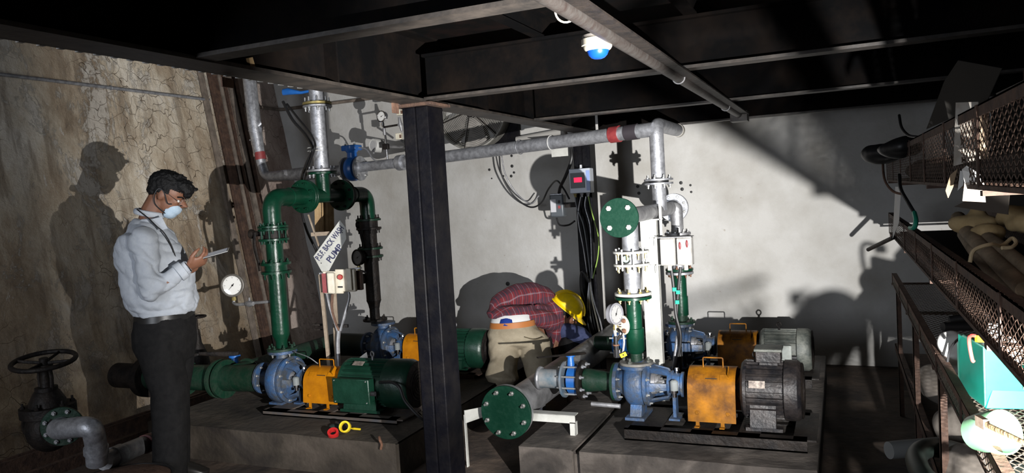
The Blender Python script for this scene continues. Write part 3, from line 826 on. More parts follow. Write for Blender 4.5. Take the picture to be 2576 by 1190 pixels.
# ============================================================ RIGHT HAND HEADERS
HX, HZ = -1.65, at(1273, 1037, Y=3.58).z
t = thing('suction_header', 'thick grey suction header on the floor with a green blind end', 'pipe', (HX, 3.6, 0))
obj('header_pipe', G().cyl((HX, 3.60, HZ), (HX, 6.1, HZ), .092, n=40), header_grey, t)
obj('neck_flange', G().lathe((HX, 3.60, HZ), YA, [(-.012, .140), (.006, .1425), (.010, .1425), (.010, .11), (.03, .095)], 44), galv_dull, t)
flange(t, (HX, 3.578, HZ), YA, .1425, .018, green_disc, 8, steel_bolt, .0125, bc=.80, faces=(-1,), label='round green blind flange with eight bolts', name='blind_flange', stem=.012)
sp = G().mm((HX - .22, 3.66, HZ - .045), (HX + .26, 3.72, HZ - .040)).mm((HX - .22, 3.66, HZ - .085), (HX + .26, 3.665, HZ - .04))
obj('support_angle', G().mm((-1.57, 3.635, HZ - .055), (-1.29, 3.64, HZ - .012)).mm((-1.57, 3.635, HZ - .016), (-1.29, 3.69, HZ - .012)), white_paint, t, label='white painted angle on the plinth side')
obj('support_leg', G().mm((-1.32, 3.635, .2), (-1.29, 3.64, HZ - .05)).mm((-1.295, 3.635, .2), (-1.29, 3.67, HZ - .05)), white_paint, t)
obj('support_angle', G().prism([V((-1.78, 3.70, HZ)), V((-1.79, 3.70, HZ - .05)), V((-1.90, 3.58, HZ - .075)), V((-1.90, 3.58, HZ - .005))], (.006, .0, 0)), white_paint, t)
obj('support_angle', G().mm((-1.79, 3.695, HZ - .055), (-1.72, 3.70, HZ - .012)), white_paint, t)
obj('support_leg', G().mm((-1.905, 3.58, 0), (-1.899, 3.60, HZ - .03)), white_paint, t)
obj('pipe_cradle', G().mm((HX - .14, 4.9, 0), (HX + .14, 4.96, HZ - .09)), rust_dark, t)
# branch to the front blue pump: stub, wafer valve, green reducer
bx0, bx1 = HX + .08, X(1552, 965, Y3)
def PX(px): return X(px, 985, Y3)
obj('branch_stub', G().cyl((bx0, Y3, ZA3), (PX(1420), Y3, ZA3), .052), mat('stub_blue_grey', (.12, .18, .22), .5, .2, (.3, .3, .3), 14, .5), t)
obj('branch_collar', G().torus((HX + .095, Y3, ZA3), XA, .056, .010, 28, 8), galv, t)
t2 = thing('butterfly_valve', 'black wafer valve with a long flat lever beside the green reducer', 'valve', (PX(1445), Y3, ZA3 - .1), 'lever valves')
flange(t2, (PX(1424), Y3, ZA3), XA, .098, .012, mat('flange_blue_grey', (.10, .17, .24), .5, .2, (.2, .2, .2), 14, .5), 8, steel_bolt, .008, faces=(-1,), name='flange')
obj('valve_body', G().lathe((PX(1436), Y3, ZA3), XA, [(0, .075), (.05, .075)], 32), blue_clean, t2)
for k in range(8):
    th = 2 * PI * (k + .5) / 8
    obj('tie_bolt', G().cyl((PX(1420), Y3 + .08 * math.sin(th), ZA3 + .08 * math.cos(th)), (PX(1475), Y3 + .08 * math.sin(th), ZA3 + .08 * math.cos(th)), .006, n=8), steel_bolt, t2)
flange(t2, (PX(1468), Y3, ZA3), XA, .108, .018, black_iron, 8, galv, .011, faces=(1,), name='flange')
obj('valve_neck', G().lathe((PX(1440), Y3, ZA3 + .07), ZA, [(0, .022), (.055, .016), (.058, .026), (.068, .026)], 18), blue_clean, t2)
lz = ZA3 + .14; q0 = V((PX(1455), Y3 + .01, lz)); q1 = at(1352, 900, d=4.02)
dl = (q1 - q0); dl.z = 0.012; Ld = dl.length; dl.normalize(); sd = V((0, 0, 1)).cross(dl)
obj('lever', G().loft([(q0 - dl * .05, sd, .016, ZA, .006), (q0 - dl * .02, sd, .028, ZA, .007), (q0 + dl * .05, sd, .030, ZA, .006), (q0 + dl * .10, sd, .013, ZA, .005), (q0 + dl * Ld, sd, .013, ZA, .004)], 12), black_iron, t2)
t3 = obj('reducer', G().lathe((PX(1474), Y3, ZA3), XA, [(0, .062), (.03, .062), (PX(1535) - PX(1474), .048), (bx1 - PX(1474) - .002, .048)], 32), green_dusty)
tag(t3, 'green tapered reducer between black valve and blue pump', 'pipe')
t3b = flange(t3, (bx1 - .008, Y3, ZA3), XA, .100, .014, green_dusty, 0)
o = obj('loose_pipe', G().cyl(at(1488, 1016, Y=3.72), at(1560, 1022, Y=3.72), .012, n=12), galv_dull); tag(o, 'short grey rod lying under the green reducer', 'rod')
# rear branch
t4 = thing('butterfly_valve', 'blue wafer valve glimpsed behind the lever stem and gauge cock', 'valve', (HX + .25, 4.9, ZA3), 'lever valves')
obj('valve_body', G().lathe((HX + .20, Y4, ZA4), XA, [(0, .09), (.02, .09), (.02, .075), (.07, .075), (.07, .09), (.09, .09)], 30), blue_clean, t4)
obj('branch_pipe', G().cyl((HX + .06, Y4, ZA4), (X(1672, 880, Y4), Y4, ZA4), .05), green_dusty, t4)
for k in (-1, 1):
    obj('tie_bolt', G().cyl((HX + .18, Y4 - .07, ZA4 + k * .05), (HX + .31, Y4 - .07, ZA4 + k * .05), .006, n=8), white_plastic, t4)

# ---- discharge riser, front right
RX = -1.02
def rz(py, px=1597, Y=Y3): return at(px, py, Y=Y).z
RXF = X(1598, 850, Y3)
t = thing('discharge_riser', 'green and bare-metal riser with a sight glass over the front blue pump', 'pipe', (RXF, Y3, zt3))
pc = (RXF, Y3)
def vz(a, b, r, m, nm='pipe', rr=None, Y=Y3, par=None, xx=None): return obj(nm, G().cyl((xx or RXF, Y, a), (xx or RXF, Y, b), r, rr, n=28), m, par or t)
zt = zt3
flange(t, (RXF, Y3, zt + .007), ZA, .088, .014, mat('dusty_flange', (.12, .12, .115), .7, .1, (.2, .19, .17), 20, .5), 4, motor_grey, .013, faces=(1,), up=V((1, .6, 0)))
z885, z822, z745 = rz(886), rz(826), rz(752)
vz(zt + .01, z885 + .004, .031, green_dusty, 'nipple')
obj('lower_sleeve', G().lathe((RXF, Y3, z885), ZA, [(-.004, .034), (.012, .046), (z822 - z885, .048), (z822 - z885 + .004, .043)], 30), green, t)
vz(z822, z745, .040, green)
pair(t, (RXF, Y3, rz(743)), ZA, .096, white_paint, green, 8, gold_bolt, .009, .006, .014, up=V((1, .4, 0)))
zf1 = rz(743); zf2 = rz(663); zf3 = rz(631)
vz(zf1 + .01, zf2, .043, galv)
def thinfl(z, m=galv):
    flange(t, (RXF, Y3, z), ZA, .094, .012, m, 8, gold_bolt, .009, faces=(-1,), up=V((1, .4, 0)), stem=.02)
thinfl(zf2 - .004, white_paint)
obj('sight_glass', G().lathe((RXF, Y3, zf2), ZA, [(0, .055), (zf3 - zf2 - .01, .055)], 28), galv, t)
w_ = V((RXF - .012, Y3 - .052, (zf2 + zf3) / 2 - .004))
sg = obj('sight_port', G().torus(w_ - YA * .006, YA, .021, .005, 24, 8), chrome, t)
obj('port_glass', G().cyl(w_ + YA * .004, w_ - YA * .006, .020), mat('sight_port_green', (.25, .38, .32), .2), sg)
for k in range(8):
    th = 2 * PI * (k + .5) / 8
    obj('tie_bolt', G().cyl((RXF + .077 * math.cos(th), Y3 + .077 * math.sin(th), zf2 - .03), (RXF + .077 * math.cos(th), Y3 + .077 * math.sin(th), zf3 + .014), .006, n=8), steel_bolt, t)
thinfl(zf3 - .004, white_paint)
HZ2 = at(1557, 548, Y=3.72).z; HXX = at(1557, 548, Y=3.72).x
vz(zf3, HZ2 - .02, .043, galv)
# ---- discharge header along the depth of the room
t = thing('discharge_header', 'grey discharge header with a green four-bolt blind flange', 'pipe', (HXX, 3.7, HZ2))
HD = 5.12
obj('header_pipe', G().cyl((HXX, 3.74, HZ2), (HXX, HD, HZ2), .043, n=30), galv_dull, t)
flange(t, (HXX, 3.745, HZ2), YA, .096, .014, galv_dull, 0)
flange(t, (HXX, 3.726, HZ2), YA, .100, .016, green_disc, 4, white_plastic, .0135, bc=.70, faces=(-1,), name='blind_flange', label='round green blind flange with four pale bolts', stem=.0)
flange(t, (HXX, HD - .02, HZ2), YA, .095, .012, galv, 8, steel_bolt, .009, faces=(-1,), stem=0)
flange(t, (HXX, HD, HZ2), YA, .095, .012, galv, 0)
obj('weld_collar', G().torus((HXX, HD - .03, HZ2), YA, .046, .008, 24, 8), galv, t)
# vertical riser up to the mezzanine
YR = 4.62; xr = X(1655, 420, YR)
zfl = at(1655, 457, Y=YR).z; ztop = at(1655, 318, Y=YR).z
obj('riser_pipe', G().cyl((xr, YR, HZ2), (xr, YR, zfl), .043, n=30), galv, t)
pair(t, (xr, YR, zfl), ZA, .088, galv, galv, 8, steel_bolt, .010, .012, .012, up=V((1, .3, 0)))
obj('riser_pipe', G().tube(path([(xr, YR, zfl), (xr, YR, ztop + .015), (xr, 5.30, ztop + .015)], .075), .043, 28), galv, t)
obj('open_end', G().lathe((xr, 5.27, ztop + .015), YA, [(0, .046), (.06, .046), (.06, .036), (0, .036)], 28), mat('pale_pipe_end', (.42, .4, .36), .6, .2), t)
# rear riser
xr4 = X(1712, 740, Y4)
t = thing('discharge_riser', 'green riser behind the white channel post', 'pipe', (xr4, Y4, zt4))
def v4(a, b, r, m, nm='pipe'): return obj(nm, G().cyl((xr4, Y4, a), (xr4, Y4, b), r, n=26), m, t)
R4 = lambda py: at(1708, py, Y=Y4).z
flange(t, (xr4, Y4, zt4 + .008), ZA, .088, .014, green_dusty, 4, green_dusty, .012, faces=(1,), up=V((1, .5, 0)))
v4(zt4, R4(790), .034, green_dusty); v4(R4(792), R4(745), .047, green); v4(R4(745), R4(690), .042, green)
pair(t, (xr4, Y4, R4(682)), ZA, .09, green, galv, 8, rust_bolt, .009, .006, up=V((1, .4, 0)))
v4(R4(682), R4(600), .043, galv)
pair(t, (xr4, Y4, R4(592)), ZA, .085, galv_dull, black_iron, 8, steel_bolt, .009, .006, up=V((1, .4, 0)))
obj('swan_neck', G().tube(path([(xr4, Y4, R4(590)), (xr4, Y4, HZ2), (xr, Y4, HZ2)], .05), .04, 22), galv_dull, t)
# ---- white channel post carrying the header
YP = 4.42; pt = at(1640, 556, Y=YP); xw0 = X(1640, 750, YP)
t = thing('channel_post', 'white painted channel post under the discharge header', 'post', (xw0, YP, .2))
zp = HZ2 - .045
pw = .048
obj('web', G().mm((xw0 - pw, YP - .004, .2), (xw0 + pw, YP + .004, zp)), white_paint, t)
obj('flange', G().mm((xw0 - pw, YP, .2), (xw0 - pw + .007, YP + .045, zp)), white_paint, t)
obj('flange', G().mm((xw0 + pw - .007, YP, .2), (xw0 + pw, YP + .045, zp)), white_paint, t)
obj('saddle_plate', G().mm((xw0 - .02, YP - .03, zp - .004), (HXX + .06, YP + .05, zp + .004)), white_paint, t)
for k, zz in enumerate((at(1660, 597, Y=YP).z, at(1660, 665, Y=YP).z)):
    obj('side_bracket', G().mm((xw0 + pw - .04, YP - .02, zz - .004), (xw0 + pw + .10, YP + .03, zz)).mm((xw0 + pw - .015, YP - .02, zz - .05), (xw0 + pw - .009, YP + .03, zz)), white_paint, t)
obj('base_foot', G().mm((xw0 - .09, YP - .06, .2), (xw0 + .09, YP + .06, .21)), white_paint, t)
zz0 = at(1690, 590, Y=YP).z
obj('flat_pin', G().mm((xw0 + pw + .025, YP - .03, zz0), (xw0 + pw + .04, YP - .02, at(1690, 512, Y=YP).z)), white_paint, t)
# push button stations on the post
c = at(1702, 632, Y=YP - .04); sx = .038
for k, (dx, lab) in enumerate(((0, 'pale starter box with a paint-flaked cover on the white post'), (.095, 'pale starter box with two dark red marks on the white post'))):
    b_ = thing('starter_box', lab, 'switch box', c + V((dx - .045, 0, -.09)), 'starter boxes')
    cc = c + V((dx - .045, 0, 0))
    obj('box', G().box(cc, (.085, .07, .16)), mat('pale_box', (.28, .27, .25), .6, 0, (.40, .39, .37), 18, .5), b_, bevel=.006)
    obj('cover', G().box(cc - YA * .04, (.08, .012, .15)), mat('pale_box', (.5, .5, .5)), b_, bevel=.004)
    if k: 
        for q in (0, 1): obj('button', G().ell(cc + V((-.02 + q * .04, -.05, .035 + q * .01)), (.007, .006, .022)), red_dark, b_)
    obj('hood', G().box(cc + V((0, -.02, .085)), (.095, .10, .004)), galv_dull, b_)
    obj('cable_gland', G().cyl(cc - ZA * .08, cc - ZA * .11, .012, n=8), cream, b_)
# cables from these stations to floor
for k, (pts, m_, lab) in enumerate((
    ([(1688, 672), (1694, 720), (1700, 790), (1712, 850), (1700, 930)], black_rub, 'black cable hanging under the pale starter boxes, nearer the post'),
    ([(1712, 672), (1706, 730), (1702, 800), (1708, 850), (1712, 930)], black_rub, 'black cable hanging under the second pale starter box'),
    ([(1704, 845), (1700, 880), (1693, 930)], galv, 'bare silver cable tail behind the front blue pump'),
    ([(1704, 845), (1712, 880), (1713, 930)], galv, 'second bare silver cable tail behind the front blue pump'))):
    o = obj('cable', G().tube(spline([at(a, b, Y=YP + .0 + .02 * k) for a, b in pts]), .0095, 8), m_)
    tag(o, lab, 'cable')
for k, (a, b) in enumerate(((1697, 728), (1706, 735), (1704, 760))):
    o = obj('green_clip', G().box(at(a, b, Y=YP - .02), (.022, .012, .022)), mat('teal_tape', (.0, .30, .2), .5)); tag(o, 'teal tape wrap on the hanging cables, ' + ('uppermost', 'middle', 'lowest')[k] + ' of three', 'tape', 'teal tape wraps')

# ---- pipe along the wall to the left with red joint
LZ = at(1000, 410, Y=5.2).z
pA = at(1638, 326, Y=YR); pB = at(1010, 409, Y=5.2); pC = at(905, 421, Y=5.2)
t = thing('branch_pipe', 'long galvanised pipe crossing before the whitewashed wall, with a red joint', 'pipe', pB)
obj('pipe', G().cyl(pB, pA + (pA - pB).normalized() * .02, .0445, n=30), galv, t)
obj('pipe', G().cyl(pC, pB, .040, n=30), galv, t)
dd = (pA - pB).normalized()
pj = at(1552, 337, d=(at(1552, 337, Y=4.7) - CAMP).dot(CF))
uj = (pj - pB).dot(dd); pj = pB + dd * uj
obj('red_joint', G().lathe(pj, dd, [(-.035, .047), (-.035, .052), (.03, .052), (.03, .047)], 28), red_dark, t)
obj('black_sleeve', G().lathe(pB + dd * (uj + .075), dd, [(0, .047), (0, .049), (.085, .049), (.085, .047)], 28), mat('tar_wrap', (.03, .025, .03), .5), t)
obj('socket', G().lathe(pB, dd, [(-.03, .047), (-.03, .062), (.03, .062), (.03, .047)], 28), galv, t)
o = obj('cable_tie', G().torus(pB + dd * (uj - .50), dd, .048, .003, 24, 6), white_plastic); tag(o, 'thin wire tie around the long galvanised pipe', 'cable tie')
# drop pipe at the corner and its run to the blue valve
pv = [at(627, 195, Y=5.2), at(641, 320, Y=5.2), at(657, 410, Y=5.2)]
zlow = at(760, 437, Y=5.2).z
t = thing('drop_pipe', 'galvanised drop pipe with a red joint beside the upright boards', 'pipe', pv[2])
obj('pipe', G().tube(path([pv[0] + (pv[0] - pv[1]) * .8, pv[0], pv[1], pv[2], at(667, 444, Y=5.2), at(770, 437, Y=5.2), at(870, 427, Y=5.2)], [0, 0, 0, .02, .09, .0, 0]), .040, 28), galv, t)
jd = (pv[2] - pv[1]).normalized(); jc = at(655, 393, Y=5.2)
obj('red_joint', G().lathe(jc, jd, [(-.035, .042), (-.035, .046), (.03, .046), (.03, .042)], 28), red_dark, t)
obj('pipe_clamp', G().torus(at(646, 350, Y=5.2), jd, .042, .005, 24, 6).box(at(634, 352, Y=5.2), (.04, .02, .012)), galv, t)
# blue valve with bolted flanges
vc = at(888, 425, Y=5.2)
t = thing('blue_wafer_valve', 'bright blue wafer valve between galvanised flanges on the long pipe', 'valve', vc)
obj('valve_body', G().lathe(vc - XA * .035, XA, [(0, .06), (0, .088), (.02, .100), (.05, .100), (.07, .088), (.07, .06)], 32), blue_clean, t)
obj('valve_neck', G().lathe(vc, ZA, [(0, .045), (.13, .04), (.15, .055), (.185, .055)], 20), blue_clean, t)
obj('valve_top', G().box(vc + ZA * .17, (.14, .10, .045)), blue_clean, t, bevel=.008)
for s in (-1, 1): bolt(t, vc + V((s * .045, -.02, .193)), ZA, .011, .01, steel_bolt, .01)
flange(t, vc - XA * .062, XA, .100, .016, galv_dull, 4, steel_bolt, .010, faces=(-1,))
flange(t, vc + XA * .070, XA, .100, .016, galv, 4, steel_bolt, .010, faces=(1,))
obj('impulse_tube', G().tube(spline([vc + V((.05, 0, .17)), vc + V((.14, 0, .15)), vc + V((.22, -.02, .06)), vc + V((.32, -.02, .035)), vc + V((.5, -.01, .07))]), .006, 8), galv, t)

# ============================================================ LEFT MANIFOLD
MX = xv
zM = at(822, 492, Y=4.34).z; RR = .057
t = thing('discharge_manifold', 'green twin-riser discharge manifold over the two green-motored pumps', 'pipe', (MX, 4.34, zM))
# front leg
def MZ(py, px=700): return at(px, py, Y=Y1).z
def leg(Y, px, flz, low, dark=False):
    gm = green
    q = lambda py: at(px, py, Y=Y).z
    xx = MX
    return q
fz = [MZ(573), MZ(600), MZ(664), MZ(683)]
obj('elbow', G().tube(path([(MX, 4.13, zM), (MX, Y1, zM), (MX, Y1, fz[0])], .16, 12), RR, 28), green, t)
obj('weld_bead', G().torus((MX, Y1, zM - .17), ZA, RR + .001, .004, 26, 6), green, t)
obj('weld_bead', G().torus((MX, Y1 + .17, zM), YA, RR + .001, .004, 26, 6), green, t)
pair(t, (MX, Y1, fz[0]), ZA, .095, green, green, 8, green, .009, .004, .014, up=V((1, .3, 0)))
for k in range(8):
    th = 2 * PI * (k + .5) / 8; a = V((math.cos(th), math.sin(th), 0)) * .078
    obj('tie_bolt', G().cyl(V((MX, Y1, fz[1] - .03)) + a, V((MX, Y1, fz[0] + .03)) + a, .006, n=8), green, t)
obj('valve_body', G().lathe((MX, Y1, fz[1]), ZA, [(0, .062), (fz[0] - fz[1], .062)], 28), black_iron, t)
flange(t, (MX, Y1, fz[1] - .005), ZA, .095, .014, green, 8, green, .009, faces=(-1,), up=V((1, .3, 0)))
obj('pipe', G().cyl((MX, Y1, fz[1]), (MX, Y1, fz[2]), RR - .004, n=28), green, t)
obj('check_valve', G().lathe((MX, Y1, fz[3] - .01), ZA, [(0, .095), (.014, .095), (.016, .07), (fz[2] - fz[3] + .004, .07), (fz[2] - fz[3] + .006, .095), (fz[2] - fz[3] + .022, .095)], 32), green, t)
for k in range(8):
    th = 2 * PI * (k + .5) / 8; a = V((math.cos(th), math.sin(th), 0)) * .078
    bolt(t, V((MX, Y1, fz[2] + .012)) + a, ZA, .010, .010, green, .004); bolt(t, V((MX, Y1, fz[3] - .01)) + a, -ZA, .010, .010, green, .02)
zr = MZ(838, 710)
obj('pipe', G().cyl((MX, Y1, zr), (MX, Y1, fz[3]), RR - .002, n=28), green, t)
obj('reducer', G().lathe((MX, Y1, zr - .10), ZA, [(-.0, .037), (.05, .037), (.09, RR - .002), (.11, RR - .002)], 26), green, t)
obj('pipe', G().cyl((MX, Y1, zt1), (MX, Y1, zr - .06), .036, n=24), green, t)
flange(t, (MX, Y1, zt1 + .008), ZA, .095, .015, green_dusty, 8, green_dusty, .010, faces=(1,), up=V((1, .5, 0)))
# rear leg: green pipe coloured black where the near column's shadow falls
X2 = xv2
RZ = lambda py: at(948, py, Y=Y2).z
rzs = [RZ(552), RZ(574), RZ(624), RZ(644)]
obj('elbow', G().tube(path([(MX, 4.55, zM), (MX, Y2 - .0, zM), (MX, Y2, rzs[0])], .16, 12), RR, 28), green, t)
obj('weld_bead', G().torus((MX, 4.68, zM), YA, RR + .001, .004, 26, 6), green, t)
for za_, nm in ((rzs[0], 0), (rzs[1], 1), (rzs[2], 2), (rzs[3], 3)):
    flange(t, (MX, Y2, za_), ZA, .095, .016, green_dusty if nm != 1 else black_iron, 8, black_iron, .010, faces=(1,) if nm in (0, 2) else (-1,), up=V((1, .3, 0)), stem=.015)
obj('valve_body', G().cyl((MX, Y2, rzs[1]), (MX, Y2, rzs[0]), .07, n=28), black_iron, t)
obj('check_valve', G().cyl((MX, Y2, rzs[3]), (MX, Y2, rzs[2]), .072, n=28), black_iron, t)
obj('pipe', G().cyl((MX, Y2, rzs[2]), (MX, Y2, rzs[1]), RR, n=28), black_iron, t, label='length of the far riser coloured black for column shade')
zl2 = RZ(755)
obj('pipe', G().cyl((MX, Y2, zl2), (MX, Y2, rzs[3]), RR - .002, n=28), black_iron, t)
obj('reducer', G().lathe((MX, Y2, zl2 - .06), ZA, [(0, .04), (.03, .045), (.06, RR)], 26), black_iron, t)
obj('pipe', G().cyl((MX, Y2, zt2 - .02), (MX, Y2, zl2 - .03), .038, n=24), black_iron, t)
flange(t, (MX, Y2, zt2 - .012), ZA, .092, .016, black_iron, 6, black_iron, .011, faces=(1,), up=V((1, .5, 0)))
# middle: big flanges, tee, upright
pair(t, (MX, 4.13, zM), YA, .112, green, green, 8, green, .011, .004, .018)
pair(t, (MX, 4.55, zM), YA, .112, black_iron, green, 8, black_iron, .011, .004, .018)  # black flange: the near column's shadow put into its colour
obj('tee_run', G().cyl((MX, 4.13, zM), (MX, 4.55, zM), .048, n=28), green, t)
zt_ = at(818, 432, Y=4.34).z
obj('tee_neck', G().cyl((MX, 4.34, zM), (MX, 4.34, zt_), .052, n=28), green, t)
pair(t, (MX, 4.34, zt_), ZA, .105, galv_dull, green, 8, galv_dull, .010, .004, .015, up=V((1, .3, 0)))
zup = at(800, 262, Y=4.34).z
u = thing('upright_pipe', 'galvanised upright pipe with brassy flange rising from the green manifold', 'pipe', (MX, 4.34, zt_))
obj('pipe', G().cyl((MX, 4.34, zt_), (MX, 4.34, zup), .055, n=30), galv, u)
flange(u, (MX, 4.34, zup - .016), ZA, .10, .014, galv, 8, steel_bolt, .010, faces=(-1,), up=V((1, .3, 0)), stem=.012)
flange(u, (MX, 4.34, zup + .004), ZA, .10, .016, gold_bolt, 8, steel_bolt, .010, faces=(1,), up=V((1, .3, 0)), stem=.02, label='brass-coloured upper flange')
obj('pipe', G().cyl((MX, 4.34, zup), (MX, 4.34, 2.9), .053, n=30), galv, u)
for k in (0, 1): o = obj('cable_tie', G().torus((MX - .02, 4.33, at(800, 372 + 8 * k, Y=4.34).z), ZA, .066, .003, 24, 6), white_plastic, u)
b0 = at(712, 232, Y=4.3)
o = obj('blue_lever', G().loft([(b0, YA, .012, ZA, .022), (b0 + XA * .05, YA, .02, ZA, .024), (b0 + V((.16, 0, -.02)), YA, .012, ZA, .010), (b0 + V((.28, .02, -.01)), YA, .008, ZA, .008), (V((MX - .04, 4.34, b0.z + .01)), YA, .01, ZA, .01)], 14), blue_clean); tag(o, 'bright blue valve lever under the girder beside the upright pipe', 'lever')
# levers of the two riser valves
def lever(label, c, pts, m, cat='lever'):
    o = thing('valve_lever', label, cat, c)
    obj('hub', G().lathe(V(c), (V(pts[0]) - V(c)).normalized() if False else -XA, [(-.05, .014), (.02, .018), (.045, .030), (.055, .030)], 18), m, o)
    obj('grip', G().tube(spline(pts), .011, 10, flat=.6), m, o); return o
c = at(648, 588, Y=Y1 - .01)
lever('black hanging lever on the front green riser', c, [at(640, 585, Y=Y1 - .03), at(640, 620, Y=Y1 - .04), at(650, 660, Y=Y1 - .04), at(654, 682, Y=Y1 - .04)], black_iron)
c = at(915, 565, Y=Y2 - .02)
lever('black hanging lever on the far green riser, facing the sign', c, [at(907, 560, Y=Y2 - .04), at(908, 590, Y=Y2 - .05), at(915, 620, Y=Y2 - .05), at(916, 640, Y=Y2 - .05)], black_iron)
o = obj('sample_cock', G().lathe(at(922, 700, Y=Y2 - .02), V((-.35, -1, 0)), [(-.02, .02), (.02, .02), (.02, .038), (.045, .038), (.045, .02)], 20).cyl(at(922, 700, Y=Y2 - .02), (MX, Y2, at(940, 697, Y=Y2).z), .014, n=10), black_iron); tag(o, 'small round black cock on the far riser', 'valve')

# ---- suction side of left pumps
t = thing('green_suction_header', 'large green suction header lying behind the standing man', 'pipe', (-3.68, 3.8, ZA1))
SX = -3.68
obj('branch_pipe', G().cyl((-4.50, Y1, ZA1 - .035), (SX, Y1, ZA1 - .01), .086, n=32), green_dusty, t)
obj('wall_stub', G().cyl((-4.80, Y1, ZA1 - .035), (-4.50, Y1, ZA1 - .035), .088, n=32), black_iron, t)
obj('branch_pipe', G().cyl((SX, Y1, ZA1 - .01), (X(662, 965, Y1), Y1, ZA1), .088, n=32), green_dusty, t)
obj('header_pipe', G().cyl((SX, Y1, ZA1 - .0), (SX, Y2 + .02, ZA1), .086, n=32), green_dusty, t)
obj('header_pipe', G().cyl((SX, Y2, ZA1), (X(925, 870, Y2), Y2, ZA1), .088, n=32), mat('green_black', (.008, .02, .016), .5), t, label='darker far branch of the header')
obj('slip_ring', G().lathe((SX - .15, Y1, ZA1 - .02), XA, [(-.02, .09), (-.02, .128), (0, .128), (0, .09)], 36), green_dusty, t)
obj('slip_ring', G().lathe((SX - .12, Y1, ZA1 - .02), XA, [(-.0, .09), (-.0, .128), (.02, .128), (.02, .09)], 36), green_dusty, t)
obj('tee_saddle', G().torus((SX + .0, Y1 + .09, ZA1), YA, .092, .012, 32, 8), green_dusty, t)
obj('wall_flange', G().lathe((-4.50, Y1, ZA1 - .035), XA, [(-.03, .09), (-.03, .14), (.03, .14), (.03, .09)], 36), black_iron, t)
obj('slip_ring', G().lathe((-4.15, Y1, ZA1 - .03), XA, [(-.02, .088), (-.02, .115), (.02, .115), (.02, .088)], 36), green_dusty, t)
t = thing('lever_valve', 'blue valve neck with a flat black lever over the green suction header', 'valve', at(590, 925, Y=4.0), 'lever valves')
nb = at(592, 918, Y=4.05)
obj('valve_neck', G().lathe(nb - ZA * .08, ZA, [(0, .03), (.09, .028), (.13, .022), (.135, .04), (.15, .04)], 20), blue_clean, t)
l0 = nb + ZA * .075; l1 = at(500, 890, Y=3.95)
dl = (l1 - l0).normalized()
obj('lever', G().tube([l0 - dl * .03, l0, l1], [.02, .022, .012], 10, flat=.35), black_iron, t)
o = thing('handwheel_valve', 'dark handwheel valve just behind the standing man', 'valve', at(500, 960, Y=4.25))
w0 = at(492, 797, Y=4.2)
obj('handwheel', G().torus(w0, ZA, .07, .008, 28, 8), black_iron, o)
obj('stem', G().cyl((w0.x, w0.y, .3), w0, .012, n=10), black_iron, o)
obj('bonnet', G().lathe((w0.x, w0.y, .30), ZA, [(0, .08), (.10, .07), (.2, .03), (.3, .02)], 20), black_iron, o)

# ---- big gate valve bottom left with handwheel and galvanised bend
wc = at(110, 908, d=4.05)
GX, GY, WZ = wc.x, wc.y, wc.z
t = thing('gate_valve', 'rusty black gate valve with spoked handwheel against the brown wall', 'valve', (GX, GY, .05))
wd = V((.10, -.12, 1)).normalized()
wheel = obj('handwheel', G().torus(wc, wd, .150, .013, 48, 10), black_iron, t)
_, wa, wb = frame(wd, XA)
for k in range(4):
    a = 2 * PI * k / 4 + .4; dv = wa * math.cos(a) + wb * math.sin(a)
    obj('spoke', G().tube([wc - wd * .012, wc + dv * .08 - wd * .006, wc + dv * .15], .009, 8, flat=.6), black_iron, wheel)
obj('hub', G().lathe(wc - wd * .03, wd, [(0, .026), (.045, .022)], 16), black_iron, wheel)
zvc = at(110, 1080, d=4.05).z
obj('yoke', G().lathe((GX, GY, WZ - .16), ZA, [(0, .055), (.02, .055), (.02, .024), (.12, .022), (.12, .042), (.14, .042)], 20), black_iron, t)
for s in (-1, 1): obj('yoke_arm', G().tube([(GX + s * .045, GY, WZ - .15), (GX + s * .05, GY, WZ - .09), (GX + s * .042, GY, WZ - .03)], .010, 8), black_iron, t)
obj('bonnet', G().lathe((GX, GY, zvc + .08), ZA, [(0, .12), (.02, .12), (.025, .095), (.07, .088), (.12, .062), (WZ - .16 - zvc - .08, .058)], 30), black_iron, t)
obj('bonnet_flange', G().lathe((GX, GY, zvc + .10), ZA, [(-.025, .135), (0, .135), (.003, .135), (.025, .135)], 30), black_iron, t)
for k in range(6):
    th = 2 * PI * k / 6; bolt(t, (GX + .115 * math.cos(th), GY + .115 * math.sin(th), zvc + .126), ZA, .012, .012, black_iron, .01)
obj('valve_body', G().ell((GX, GY, zvc), (.11, .12, .125), n=24, m=14), black_iron, t)
fd = (at(160, 1072, d=3.86) - V((GX, GY, zvc))); fd.z = 0; fd.normalize()
obj('run', G().cyl(V((GX, GY, zvc)) - fd * .30, V((GX, GY, zvc)) + fd * .16, .068, n=28), black_iron, t)
obj('run_flange', G().cyl(V((GX, GY, zvc)) - fd * .17, V((GX, GY, zvc)) - fd * .14, .10, n=32), black_iron, t)
fdn = (fd * .55 + V((.35, -.75, 0))).normalized()
fc = at(157, 1072, d=3.83)
obj('gland_piece', G().cyl(V((GX, GY, zvc)), fc, .066, n=28), black_iron, t)
flange(t, fc, fdn, .098, .016, green_dusty, 8, galv_dull, .012, faces=(1,), stem=.0, label='dark green bolted end flange')
t = thing('galvanised_bend', 'galvanised bend leaving the gate valve and turning along the floor', 'pipe', at(240, 1160, d=3.85))
e0 = fc + fdn * .01; P = [e0, at(203, 1060, d=3.72), at(235, 1090, d=3.75), at(243, 1160, d=3.80)]
obj('bend', G().tube(spline([e0, e0 + fdn * .05, at(222, 1075, d=3.70), at(240, 1110, d=3.74), at(244, 1165, d=3.78)]), .050, 26), galv, t)
